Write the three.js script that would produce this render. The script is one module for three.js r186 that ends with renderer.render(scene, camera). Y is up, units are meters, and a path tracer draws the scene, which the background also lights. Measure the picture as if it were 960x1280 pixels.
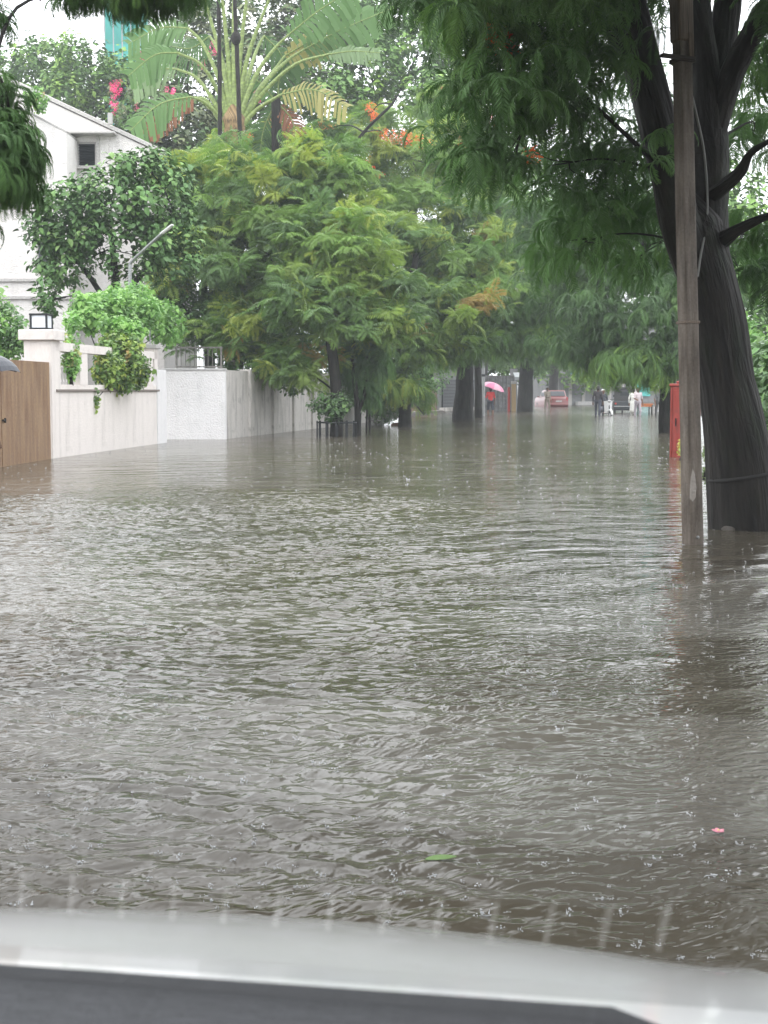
import * as THREE from 'three';
import { mergeGeometries, toCreasedNormals } from 'three/addons/utils/BufferGeometryUtils.js';
import { RoundedBoxGeometry } from 'three/addons/geometries/RoundedBoxGeometry.js';
import { MarchingCubes } from 'three/addons/objects/MarchingCubes.js';
import { ImprovedNoise } from 'three/addons/math/ImprovedNoise.js';

// ---------------------------------------------------------------- camera, sky, sun, exposure
const scene = new THREE.Scene();
const F = 1800, EYE = 1.3, PITCH = Math.atan(152 / F);       // focal length in photo pixels, eye above the flood water
const camera = new THREE.PerspectiveCamera(2 * Math.atan(640 / F) * 180 / Math.PI, 0.75, 0.05, 900);
camera.position.set(0, EYE, 0);
camera.rotation.set(-PITCH, 0, 0);
camera.focus = 22; camera.userData.fStop = 24;                // a phone's small lens: only the dashboard is soft
camera.updateMatrixWorld();

const renderer = new THREE.WebGLRenderer({ antialias: true });
renderer.toneMapping = THREE.LinearToneMapping;
renderer.toneMappingExposure = 1.37;
renderer.shadowMap.enabled = true;

const noise3 = new ImprovedNoise();
const fbm = (x, y, z, o = 4) => { let s = 0, a = 0.5, f = 1; for (let i = 0; i < o; i++) { s += a * noise3.noise(x * f, y * f, z * f); f *= 2.03; a *= 0.5; } return s; };
{ // overcast monsoon sky: an even white deck, brighter overhead
  const W = 512, Hh = 256, d = new Float32Array(W * Hh * 4);
  for (let j = 0; j < Hh; j++) for (let i = 0; i < W; i++) {
    const el = ((j + 0.5) / Hh - 0.5) * Math.PI, az = (i + 0.5) / W * 2 * Math.PI;
    const s = Math.max(0, Math.sin(el)), x = Math.cos(el) * Math.cos(az), z = Math.cos(el) * Math.sin(az);
    const k = el < 0 ? 0.35 : 2.3 * (0.96 + 0.25 * s) * (1 + 0.16 * fbm(x * 2.2 + 7, Math.sin(el) * 4, z * 2.2, 4));
    d.set([k * 0.965, k * 0.99, k * 1.03, 1], (j * W + i) * 4);
  }
  const t = new THREE.DataTexture(d, W, Hh, THREE.RGBAFormat, THREE.FloatType);
  t.mapping = THREE.EquirectangularReflectionMapping; t.magFilter = THREE.LinearFilter; t.needsUpdate = true;
  scene.background = t; scene.environment = t;
}
const sun = new THREE.DirectionalLight(0xfff4e6, 0.7);
sun.position.set(-40, 90, 10); sun.target.position.set(0, 0, -45);
sun.castShadow = true; sun.shadow.radius = 60;
Object.assign(sun.shadow.camera, { left: -70, right: 70, top: 110, bottom: -60, near: 1, far: 260 });
scene.add(sun, sun.target);
scene.fog = new THREE.FogExp2(0xe6ebee, 0.0011);             // rain in the air

// ---------------------------------------------------------------- helpers
const V = (x, y, z) => new THREE.Vector3(x, y, z);
function rng(seed) { let s = seed | 0; return () => { s = (s + 0x6d2b79f5) | 0; let t = Math.imul(s ^ (s >>> 15), 1 | s); t = (t + Math.imul(t ^ (t >>> 7), 61 | t)) ^ t; return ((t ^ (t >>> 14)) >>> 0) / 4294967296; }; }
const lerp = (a, b, t) => a + (b - a) * t, clamp = (x, a, b) => Math.min(b, Math.max(a, x));
const cP = Math.cos(PITCH), sP = Math.sin(PITCH);
function ray(px, py) { const y = -(py - 640) / F; return V((px - 480) / F, y * cP - sP, -cP - y * sP); }
function at(px, py, d) { const r = ray(px, py); return r.multiplyScalar(d / -r.z).add(camera.position); }   // a photo pixel at a known distance
function onWater(px, py) { const r = ray(px, py); return r.multiplyScalar(-EYE / r.y).add(camera.position).setY(0); }
const used = {};
function numbered(n) { used[n] = (used[n] ?? -1) + 1; return used[n] ? `${n}_${String(used[n]).padStart(3, '0')}` : n; }
function shade(o) { o.traverse(m => { if (m.isMesh) { m.castShadow = true; m.receiveShadow = true; } }); return o; }
function thing(name, label, category, pos = V(0, 0, 0), turn = 0, group) {
  const g = new THREE.Group(); g.name = numbered(name); g.position.copy(pos); g.rotation.y = turn;
  g.userData = { label, category }; if (group) g.userData.group = group;
  scene.add(g); return g;
}
function part(name, geo, mat, parent, label) {
  const m = new THREE.Mesh(geo, mat); m.name = name; m.castShadow = m.receiveShadow = true;
  if (label) m.userData.label = label;
  parent.add(m); return m;
}
function structure(name, geo, mat, label) {
  const m = part(numbered(name), geo, mat, scene); m.userData = { kind: 'structure', label, category: name.split('_').pop() }; return m;
}
function boxUV(g) { // uv in metres from the face's own direction
  g = g.index ? g.toNonIndexed() : g; g.computeVertexNormals();
  const p = g.attributes.position, n = g.attributes.normal, uv = new Float32Array(p.count * 2);
  for (let i = 0; i < p.count; i++) {
    const ax = Math.abs(n.getX(i)), ay = Math.abs(n.getY(i)), az = Math.abs(n.getZ(i));
    const [u, v] = ay > ax && ay > az ? [p.getX(i), p.getZ(i)] : ax > az ? [p.getZ(i), p.getY(i)] : [p.getX(i), p.getY(i)];
    uv[2 * i] = u; uv[2 * i + 1] = v;
  }
  g.setAttribute('uv', new THREE.BufferAttribute(uv, 2)); return g;
}
function box(w, h, d, x = 0, y = 0, z = 0, bevel = 0) { // y is the bottom
  const g = bevel ? new RoundedBoxGeometry(w, h, d, 2, Math.min(bevel, w / 2.01, h / 2.01, d / 2.01)) : new THREE.BoxGeometry(w, h, d);
  g.translate(x, y + h / 2, z); return bevel ? g : boxUV(g);
}
function merge(list) {
  const need = list.every(g => g.index);
  const l = need ? list : list.map(g => g.index ? g.toNonIndexed() : g);
  for (const g of l) for (const k of Object.keys(g.attributes)) if (!['position', 'normal', 'uv'].includes(k)) g.deleteAttribute(k);
  return mergeGeometries(l, false);
}
function cyl(r0, r1, h, x = 0, y = 0, z = 0, seg = 10) { const g = new THREE.CylinderGeometry(r1, r0, h, seg); g.translate(x, y + h / 2, z); return g; }
function rod(a, b, r, seg = 8, r2 = r) { // a bar between two points
  const d = b.clone().sub(a), l = d.length(), g = new THREE.CylinderGeometry(r2, r, l, seg);
  g.translate(0, l / 2, 0); g.applyQuaternion(new THREE.Quaternion().setFromUnitVectors(V(0, 1, 0), d.normalize())); g.translate(a.x, a.y, a.z); return g;
}
function bar(a, b, w, h) { // square bar between two points, h is its height across
  const d = b.clone().sub(a), l = d.length(), g = new THREE.BoxGeometry(w, h, l);
  const m = new THREE.Matrix4().lookAt(b, a, V(0, 1, 0)); g.applyMatrix4(m); const c = a.clone().add(b).multiplyScalar(0.5); g.translate(c.x, c.y, c.z); return boxUV(g);
}
function limb(pts, radii, radial = 9, rough = 0.06, seed = 1, perSeg = 5) { // tapered, slightly lumpy tube through points
  const curve = new THREE.CatmullRomCurve3(pts, false, 'centripetal'), n = Math.max(2, (pts.length - 1) * perSeg);
  const pos = [], uv = [], idx = [], L = curve.getLength(), tans = [...Array(n + 1)].map((_, i) => curve.getTangent(i / n)), worst = (v) => Math.max(...tans.map(t => Math.abs(t.dot(v))));
  const around = Math.max(1, Math.round(Math.PI * 2 * radii.reduce((a, b) => a + b, 0) / radii.length / 0.5)) * 0.5;
  const ref = [V(1, 0, 0), V(0, 0, 1), V(0, 1, 0), V(0.7, 0, 0.7)].reduce((a, b) => worst(b) < worst(a) - 0.02 ? b : a);
  for (let i = 0; i <= n; i++) {
    const t = i / n, c = curve.getPoint(t), k = t * (radii.length - 1), k0 = Math.min(radii.length - 2, Math.floor(k)), r0 = radii.length > 1 ? lerp(radii[k0], radii[k0 + 1], k - k0) : radii[0];
    const tn = tans[i], b = V(0, 0, 0).crossVectors(tn, ref).normalize(), nn = V(0, 0, 0).crossVectors(b, tn);
    for (let j = 0; j <= radial; j++) {
      const a = j / radial * Math.PI * 2, jj = j % radial, aa = jj / radial * Math.PI * 2;
      const r = r0 * (1 + rough * 2.2 * noise3.noise(Math.cos(aa) * 1.6 + seed * 9.1, Math.sin(aa) * 1.6, t * L * 1.3 / Math.max(0.3, r0 * 4) + seed));
      pos.push(c.x + (Math.cos(a) * b.x + Math.sin(a) * nn.x) * r, c.y + (Math.cos(a) * b.y + Math.sin(a) * nn.y) * r, c.z + (Math.cos(a) * b.z + Math.sin(a) * nn.z) * r);
      uv.push(j / radial * around, t * L);
    }
  }
  for (let i = 0; i < n; i++) for (let j = 0; j < radial; j++) { const a = i * (radial + 1) + j, b = a + radial + 1; idx.push(a, a + 1, b, a + 1, b + 1, b); }
  { const e = curve.getPoint(1).addScaledVector(tans[n], radii[radii.length - 1] * 1.5), k = pos.length / 3; pos.push(e.x, e.y, e.z); uv.push(0.25, L); for (let j = 0; j < radial; j++) { const a = n * (radial + 1) + j; idx.push(a, a + 1, k); } }   // rounded tip
  const g = new THREE.BufferGeometry();
  g.setAttribute('position', new THREE.Float32BufferAttribute(pos, 3)); g.setAttribute('uv', new THREE.Float32BufferAttribute(uv, 2)); g.setIndex(idx); g.computeVertexNormals(); return g;
}
// ---------------------------------------------------------------- textures (colour, grain and relief only)
function tex(size, f, srgb, rep = 1, rep2 = rep) { // f(u, v) -> grey or [r, g, b] in 0..1; wraps
  const d = new Uint8Array(size * size * 4);
  for (let j = 0; j < size; j++) for (let i = 0; i < size; i++) {
    const c = f(i / size, j / size), k = (j * size + i) * 4;
    if (typeof c === 'number') d[k] = d[k + 1] = d[k + 2] = clamp(c, 0, 1) * 255; else for (let q = 0; q < 3; q++) d[k + q] = clamp(c[q], 0, 1) * 255;
    d[k + 3] = 255;
  }
  const t = new THREE.DataTexture(d, size, size, THREE.RGBAFormat); t.wrapS = t.wrapT = THREE.RepeatWrapping; t.magFilter = THREE.LinearFilter;
  if (srgb) t.colorSpace = THREE.SRGBColorSpace; t.repeat.set(rep, rep2); t.needsUpdate = true; return t;
}
// gradient noise that wraps after fx by fy cells
function cell(x, y, z, i, j) { let h = Math.imul(x, 374761393) ^ Math.imul(y, 668265263) ^ Math.imul(z, 974634777); h = Math.imul(h ^ (h >>> 13), 1274126177); h ^= h >>> 16; const a = (h & 1023) * 0.006135923; return Math.cos(a) * i + Math.sin(a) * j; }
function wrapped(x, y, px, py, z) {
  const i = Math.floor(x), j = Math.floor(y), s = x - i, t = y - j, i0 = ((i % px) + px) % px, j0 = ((j % py) + py) % py, i1 = (i0 + 1) % px, j1 = (j0 + 1) % py, a = s * s * (3 - 2 * s), b = t * t * (3 - 2 * t);
  return lerp(lerp(cell(i0, j0, z, s, t), cell(i1, j0, z, s - 1, t), a), lerp(cell(i0, j1, z, s, t - 1), cell(i1, j1, z, s - 1, t - 1), a), b);
}
function wrapNoise(u, v, fx, fy, z, o = 4) { let s = 0, a = 0.62; fx = Math.max(1, Math.round(fx)); fy = Math.max(1, Math.round(fy)); const q = Math.round(z * 10); for (let k = 0; k < o; k++) { s += a * wrapped(u * fx, v * fy, fx, fy, q + k * 31); fx *= 2; fy *= 2; a *= 0.5; } return s; }
const stuccoBump = tex(512, (u, v) => 0.5 + 0.9 * wrapNoise(u, v, 38, 38, 3, 3) + 0.35 * wrapNoise(u, v, 9, 9, 5, 2), false, 0.7);
const barkBump = tex(512, (u, v) => { const w = wrapNoise(u, v, 3, 3, 1, 2) * 0.8; const r = wrapNoise(u, v, 16 + 0, 4, 9 + 0, 4); return clamp(0.5 + 1.1 * r + 0.4 * Math.abs(wrapNoise(u, v, 9, 2.2, 4 + w, 3)) * 2 - 0.2, 0, 1); }, false, 1, 0.7);
const barkColor = tex(256, (u, v) => { const k = 0.8 + 0.75 * wrapNoise(u, v, 12, 3, 2, 4), m = clamp(wrapNoise(u, v, 4, 4, 8, 3) * 2.4, 0, 1); return [lerp(k, k * 0.8, m) * 0.75, lerp(k * 0.95, k * 0.98, m) * 0.75, lerp(k * 0.9, k * 0.68, m) * 0.75]; }, true, 1, 0.7);
const grain = (seed, amp, fx = 20, fy = 20, rep = 1) => tex(256, (u, v) => { const k = 0.86 + amp * wrapNoise(u, v, fx, fy, seed, 4); return [k, k, k]; }, true, rep);
// rain streaks of dirt on plaster: patches and vertical runs
function stain(seed, base, dirt, amount, rep) {
  return tex(512, (u, v) => {
    const run = clamp(wrapNoise(u, v, 11, 2, seed, 5) * 1.8 + 0.1, 0, 1) * clamp(0.5 + wrapNoise(u, v, 3, 3, seed + 5, 3) * 1.8, 0, 1);
    const spot = clamp(wrapNoise(u, v, 10, 10, seed + 2, 4) * 2.2 - 0.25, 0, 1), fine = 0.05 * wrapNoise(u, v, 60, 60, seed + 3, 2);
    const m = clamp(amount * (run + 0.55 * spot), 0, 1);
    return [0, 1, 2].map(i => lerp(base[i], dirt[i], m) + fine);
  }, true, rep);
}
const std = (o) => new THREE.MeshStandardMaterial(o), phys = (o) => new THREE.MeshPhysicalMaterial(o);
const lin = (r, g, b) => new THREE.Color().setRGB(r, g, b);
// ---------------------------------------------------------------- flood water
{
  const R = rng(5), tau = Math.PI * 2, T = 4096, sn = new Float32Array(T); for (let i = 0; i < T; i++) sn[i] = Math.sin(i / T * tau);
  const G = 128, coarse = (f, z) => { const a = new Float32Array(G * G); for (let j = 0; j < G; j++) for (let i = 0; i < G; i++) a[j * G + i] = wrapNoise(i / G, j / G, f, f, z, 3); return a; };
  const look = (a, u, v) => { const x = u * G, y = v * G, i = Math.floor(x) % G, j = Math.floor(y) % G, i1 = (i + 1) % G, j1 = (j + 1) % G, s = x - Math.floor(x), t = y - Math.floor(y); return lerp(lerp(a[j * G + i], a[j * G + i1], s), lerp(a[j1 * G + i], a[j1 * G + i1], s), t); };
  // crossing wave trains on a sheet that wraps; heights in metres
  function sheet(N, tile, count, lam0, lam1, slope, spread, warp, calmF, calmK) {
    const waves = [], h = new Float32Array(N * N), calm = coarse(calmF, 3), w1 = coarse(14, 8), w2 = coarse(14, 15);
    for (let i = 0; i < count; i++) {
      const lam = lam0 * Math.pow(lam1 / lam0, R()), ang = (R() + R() - 1) * spread + Math.PI / 2 + 0.16, k = tile / lam;
      waves.push([Math.round(Math.cos(ang) * k), Math.round(Math.sin(ang) * k), R() * T, lam / tau * slope * Math.sqrt(2 / count) * (0.6 + 0.8 * R())]);
    }
    for (let j = 0; j < N; j++) for (let i = 0; i < N; i++) {
      const u = i / N, v = j / N, a1 = u + look(w1, u, v) * warp / tile, a2 = v + look(w2, u, v) * warp / tile; let s = 0;
      for (const [kx, ky, ph, am] of waves) s += am * sn[((((kx * a1 + ky * a2) * T + ph) | 0) % T + T) % T];
      h[j * N + i] = s * clamp(1 + calmK * look(calm, u, v), 0.25, 2);
    }
    return h;
  }
  const wrap = (d, N, tile) => { const t = new THREE.DataTexture(d, N, N, THREE.RGBAFormat); t.wrapS = t.wrapT = THREE.RepeatWrapping; t.magFilter = THREE.LinearFilter; t.repeat.set(1 / tile, 1 / tile); t.needsUpdate = true; return t; };
  // short ripples and the rings that raindrops leave: 7.3 m across
  const N = 2048, tile = 7.3, h = sheet(N, tile, 46, 0.016, 0.12, 0.17, 1.3, 0.2, 6, 1.6), px = N / tile;
  for (let q = 0; q < 420; q++) {
    const cx = R() * N, cy = R() * N, rad = (0.015 + 0.075 * R()) * px, wl = 0.017 * px, am = 0.0009 * (0.4 + R()) / (1 + rad / 14);
    for (let y = -rad - 14 | 0; y <= rad + 14; y++) for (let x = -rad - 14 | 0; x <= rad + 14; x++) {
      const d = Math.hypot(x, y) - rad; if (Math.abs(d) > 14) continue;
      h[((cy + y + N | 0) % N) * N + (cx + x + N | 0) % N] += am * Math.cos(d / wl * tau) * Math.exp(-d * d / 32);
    }
  }
  const nd = new Uint8Array(N * N * 4), sc = px / 2;
  for (let j = 0; j < N; j++) for (let i = 0; i < N; i++) {
    const gx = (h[j * N + (i + 1) % N] - h[j * N + (i + N - 1) % N]) * sc, gy = (h[((j + 1) % N) * N + i] - h[((j + N - 1) % N) * N + i]) * sc, l = 1 / Math.hypot(gx, gy, 1), k = (j * N + i) * 4;
    nd[k] = (-gx * l * 0.5 + 0.5) * 255; nd[k + 1] = (-gy * l * 0.5 + 0.5) * 255; nd[k + 2] = (l * 0.5 + 0.5) * 255; nd[k + 3] = 255;
  }
  const normalMap = wrap(nd, N, tile);
  // longer, gentler waves with calm and ruffled reaches: 31 m across
  const M = 1024, t2 = 31, b = sheet(M, t2, 24, 0.16, 0.9, 0.045, 1.3, 0.9, 5, 2.2), bd = new Uint8Array(M * M * 4); let top = 0;
  for (let i = 0; i < M * M; i++) top = Math.max(top, Math.abs(b[i]));
  for (let i = 0; i < M * M; i++) { bd.fill((b[i] / top * 0.5 + 0.5) * 255, i * 4, i * 4 + 3); bd[i * 4 + 3] = 255; }
  const bumpMap = wrap(bd, M, t2);
  // drifting silt: uneven brown
  const silt = tex(512, (u, v) => { const k = wrapNoise(u, v, 5, 9, 11, 4) * 0.5, q = wrapNoise(u, v, 2, 3, 4, 3) * 0.5; return [0.93 + k * 0.2, 0.93 + k * 0.17 + q * 0.05, 0.93 + k * 0.12]; }, true, 1 / 17);
  const water = phys({ color: lin(0.108, 0.095, 0.071), map: silt, roughness: 0.1, ior: 1.36, normalMap, normalScale: new THREE.Vector2(0.62, 0.62), bumpMap, bumpScale: top * 2 });
  // one sheet: flat far off, and near the car a fine grid that carries the chop of a wind-ruffled reach; the rest of the street lies calm
  const X0 = -5.4, X1 = 1.9, Z0 = -21, Z1 = -2.3, st = 0.021, nx = Math.round((X1 - X0) / st), nz = Math.round((Z1 - Z0) / st), pos = [], idx = [], chop = [];
  for (let i = 0; i < 46; i++) { const lam = 0.06 * Math.pow(3.6, R()), a = (R() + R() - 1) * 1.1 + Math.PI / 2 + 0.1; chop.push([Math.cos(a) * tau / lam, Math.sin(a) * tau / lam, R() * tau, lam / tau * 0.25 * Math.sqrt(2 / 46) * (0.6 + 0.8 * R())]); }
  const step = (a, b, x) => { const t = clamp((x - a) / (b - a), 0, 1); return t * t * (3 - 2 * t); };
  for (let j = 0; j <= nz; j++) for (let i = 0; i <= nx; i++) {
    const x = lerp(X0, X1, i / nx), z = lerp(Z1, Z0, j / nz), q = fbm(x * 0.55, z * 0.3, 4, 3), w = fbm(x * 2.1, z * 2.1, 9, 2) * 0.12;
    const ruffled = step(1.0 + 0.02 * -z, -0.15, x + q * 1.5) * step(-20, -15.5, z + q * 3) * (0.75 + 0.8 * fbm(x * 0.9, z * 0.5, 2, 3)), rim = step(X0, X0 + 0.8, x) * step(X1, X1 - 0.5, x) * step(Z0, Z0 + 1, z) * step(Z1, Z1 - 0.4, z);
    let h = 0; const k = Math.max(0.05, ruffled) * rim; if (k > 0) for (const [kx, kz, ph, am] of chop) h += am * Math.sin(kx * (x + w) + kz * (z - w) + ph);
    pos.push(x, h * k, z);
  }
  for (let j = 0; j < nz; j++) for (let i = 0; i < nx; i++) { const a = j * (nx + 1) + i, b = a + nx + 1; idx.push(a, a + 1, b, a + 1, b + 1, b); }
  const near = pos.length / 3; for (const [x, z] of [[-180, 70], [240, 70], [240, -350], [-180, -350], [X0, Z1], [X1, Z1], [X1, Z0], [X0, Z0]]) pos.push(x, 0, z);
  for (let e = 0; e < 4; e++) { const a = near + e, b = near + (e + 1) % 4, c = near + 4 + e, d = near + 4 + (e + 1) % 4; idx.push(a, b, c, b, d, c); }
  const g = new THREE.BufferGeometry(); g.setAttribute('position', new THREE.Float32BufferAttribute(pos, 3)); g.setIndex(idx); g.computeVertexNormals();
  const uv = new Float32Array(pos.length / 3 * 2), nm = g.attributes.normal; for (let i = 0; i < uv.length / 2; i++) { uv[2 * i] = pos[3 * i]; uv[2 * i + 1] = -pos[3 * i + 2]; if (i >= near) nm.setXYZ(i, 0, 1, 0); else if (nm.getY(i) < 0) nm.setXYZ(i, -nm.getX(i), -nm.getY(i), -nm.getZ(i)); }
  g.setAttribute('uv', new THREE.BufferAttribute(uv, 2));
  structure('flood_water', g, water, 'muddy brown flood water rippled by rain covering the whole street');
}
// ---------------------------------------------------------------- street lines: the road runs off a little to the right
const RD = V(Math.sin(0.166), 0, -Math.cos(0.166)), RN = V(RD.z * -1, 0, RD.x);   // along the road; RN points to its right
const mud = std({ color: lin(0.06, 0.047, 0.032), roughness: 0.75, bumpMap: stuccoBump, bumpScale: 0.04, map: grain(4, 0.7, 9, 9, 0.5) });
function bank(name, outline, label) { // soil that stands just out of the water
  const s = new THREE.Shape(outline.map(([x, z]) => new THREE.Vector2(x, -z))), g = new THREE.ExtrudeGeometry(s, { depth: 0.4, bevelEnabled: true, bevelSize: 0.12, bevelThickness: 0.05, bevelSegments: 2 });
  g.rotateX(-Math.PI / 2); g.translate(0, -0.4, 0); return structure(name, boxUV(g), mud, label);
}
// garden soil behind the compound walls and the far end of the street
bank('garden_ground', [[-7.3, -20], [-6.9, -27.9], [-5.9, -36.3], [-6.4, -38.2], [-6.4, -38.95], [-4.7, -38.95], [-1.1, -58.5], [3.5, -84], [3.8, -100], [-90, -130], [-90, -20]], 'wet garden soil behind the compound walls');
bank('verge_ground', [[4.2, -13.2], [5.1, -14.6], [8.2, -30], [14.5, -62], [22, -110], [80, -110], [80, -11], [5.2, -11.2]], 'wet soil verge beside the large tree');
bank('far_ground', [[-60, -150], [120, -138], [120, -240], [-60, -240]], 'wet ground at the far end of the street');

// ---------------------------------------------------------------- compound walls and gate
const plaster = std({ color: 0xffffff, map: stain(3, [0.88, 0.85, 0.83], [0.5, 0.48, 0.46], 0.24, 0.42), roughness: 0.85, bumpMap: stuccoBump, bumpScale: 0.004 });
const whiteWall = std({ color: 0xffffff, map: stain(9, [0.90, 0.89, 0.89], [0.48, 0.49, 0.48], 0.17, 0.4), roughness: 0.8, bumpMap: stuccoBump, bumpScale: 0.016 });
const grimyWall = std({ color: 0xffffff, map: stain(14, [0.76, 0.74, 0.72], [0.3, 0.3, 0.29], 0.6, 0.33), roughness: 0.85, bumpMap: stuccoBump, bumpScale: 0.012 });
const housePaint = std({ color: 0xffffff, map: stain(21, [0.875, 0.86, 0.85], [0.66, 0.64, 0.62], 0.3, 0.2), roughness: 0.85, bumpMap: stuccoBump, bumpScale: 0.02 });
const darkMetal = std({ color: lin(0.03, 0.032, 0.035), roughness: 0.45, metalness: 0.6 });
const greyMetal = std({ color: lin(0.42, 0.43, 0.43), roughness: 0.45, metalness: 0.5, map: grain(7, 0.3) });
const whiteTrim = std({ color: lin(0.62, 0.6, 0.58), roughness: 0.7, map: grain(8, 0.25) });
const glassDark = phys({ color: lin(0.02, 0.025, 0.028), roughness: 0.08, ior: 1.5 });

function frame(a, b) { const d = b.clone().sub(a); return { l: d.length(), turn: Math.atan2(-d.z, d.x) }; }   // local +x runs from a to b
{
  const A = V(-6.33, 0, -27.55), B = V(-5.44, 0, -36.0), { l, turn } = frame(A, B);
  // local frame: x along the wall, +z away from the road? the road side is local +z for a wall running away on the left
  const w = thing('garden_wall', 'cream plaster compound wall with a pierced upper part and a capped gate pillar', 'wall', A, turn);
  const s = 0;                                                        // thickness runs to local -z (garden side)
  part('lower_wall', box(l - 0.9, 1.62, 0.24, (l - 0.9) / 2 + 0.24, -0.35, -0.13), plaster, w);
  part('ledge', box(l - 0.9, 0.05, 0.3, (l - 0.9) / 2 + 0.24, 1.272, -0.12, 0.012), std({ color: lin(0.2, 0.17, 0.15), roughness: 0.8 }), w);
  part('top_rail', box(l - 0.9, 0.17, 0.26, (l - 0.9) / 2 + 0.24, 2.06, -0.13), plaster, w);
  part('lower_rail', box(l - 0.9, 0.09, 0.22, (l - 0.9) / 2 + 0.24, 1.324, -0.13), plaster, w);
  const posts = [[0.45, 0.22], [2.02, 0.5], [4.7, 0.3], [l - 1.3, 0.34]];
  for (const [x, ww] of posts) part('mullion', box(ww, 0.644, 0.235, x, 1.415, -0.13), plaster, w);
  for (let i = 0; i < 7; i++) part('baluster', new THREE.LatheGeometry([[0.03, 0], [0.03, 0.04], [0.018, 0.07], [0.034, 0.17], [0.02, 0.27], [0.028, 0.31], [0.028, 0.34]].map(([r, y]) => new THREE.Vector2(r, y)), 8).translate(0.68 + i * 0.165, 1.415, -0.13), whiteTrim, w);
  const gp = part('gate_pillar', box(0.5, 2.6, 0.54, 0.25, -0.35, -0.27, 0.012), plaster, w);
  part('pillar_cap', box(0.66, 0.2, 0.7, 0.25, 2.252, -0.27, 0.02), plaster, gp);
  const ep = part('end_pier', box(0.84, 2.15, 0.34, l - 0.42, -0.35, -0.15, 0.015), whiteWall, w);
  part('pier_stub', box(0.3, 0.5, 0.3, l - 0.85, 1.803, -0.15, 0.015), plaster, ep);
  part('pier_cap', box(0.42, 0.1, 0.42, l - 0.85, 2.305, -0.15, 0.02), whiteTrim, ep);
  part('stay_rod', cyl(0.016, 0.016, 0.9, l - 0.85, 2.405, -0.15), greyMetal, ep);
  w.userData.label = 'cream plaster compound wall with pierced openings beside the brown gate';
  // lantern on the gate pillar
  const top = V(0.25, 2.454, -0.27).applyAxisAngle(V(0, 1, 0), turn).add(A);
  const la = thing('pillar_lantern', 'square black framed lantern with frosted panes on the gate pillar', 'lantern', top, turn);
  const frost = std({ color: lin(0.72, 0.75, 0.8), roughness: 0.4 });
  part('base', box(0.36, 0.04, 0.36, 0, 0, 0, 0.006), darkMetal, la);
  part('lid', box(0.36, 0.035, 0.36, 0, 0.275, 0, 0.006), darkMetal, la);
  for (const [x, z] of [[1, 1], [1, -1], [-1, 1], [-1, -1]]) part('corner_post', box(0.035, 0.235, 0.035, x * 0.155, 0.04, z * 0.155), darkMetal, la);
  for (const [x, z] of [[1, 0], [-1, 0], [0, 1], [0, -1]]) part('pane', box(x ? 0.008 : 0.27, 0.23, z ? 0.008 : 0.27, x * 0.15, 0.042, z * 0.15), frost, la);
  // the gate leaves run on from the pillar towards the street's near end
  const rust = std({ color: 0xffffff, map: tex(512, (u, v) => { const k = wrapNoise(u, v, 14, 2, 5, 4) * 0.16 + wrapNoise(u, v, 50, 50, 2, 2) * 0.08, m = clamp(wrapNoise(u, v, 4, 4, 9, 4) * 2, 0, 1) * 0.12; return [0.53 + k - m * 0.3, 0.42 + k - m * 0.4, 0.315 + k * 0.8 - m * 0.4]; }, true, 0.45), roughness: 0.55, bumpMap: stuccoBump, bumpScale: 0.002 });
  const G0 = V(-6.36, 0, -27.42), G1 = V(-6.5, 0, -24.45), G2 = V(-6.66, 0, -21.0);
  const gate = thing('sheet_gate', 'brown sheet metal double gate hung on the cream pillar', 'gate', G0, frame(G0, G1).turn);
  const gl = frame(G0, G1).l, mk = (x0, x1) => {
    const leaf = part('gate_leaf', box(x1 - x0, 2.1, 0.035, (x0 + x1) / 2, -0.27, 0), rust, gate);
    for (const x of [x0 + 0.03, x1 - 0.03]) part('stile', box(0.06, 2.1, 0.06, x, -0.27, 0.05), rust, leaf);
    for (const y of [0.15, 1.0, 1.77]) part('rail', box(x1 - x0 - 0.124, 0.06, 0.05, (x0 + x1) / 2, y, 0.0445), rust, leaf);
    return leaf;
  };
  const l1 = mk(0, gl - 0.02); mk(gl + 0.02, gl + 3.2);
  part('latch', merge([box(0.12, 0.03, 0.04, gl - 0.08, 0.78, -0.04, 0.005), cyl(0.018, 0.018, 0.08, gl - 0.1, 0.75, -0.05)]), darkMetal, l1);
}
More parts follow.
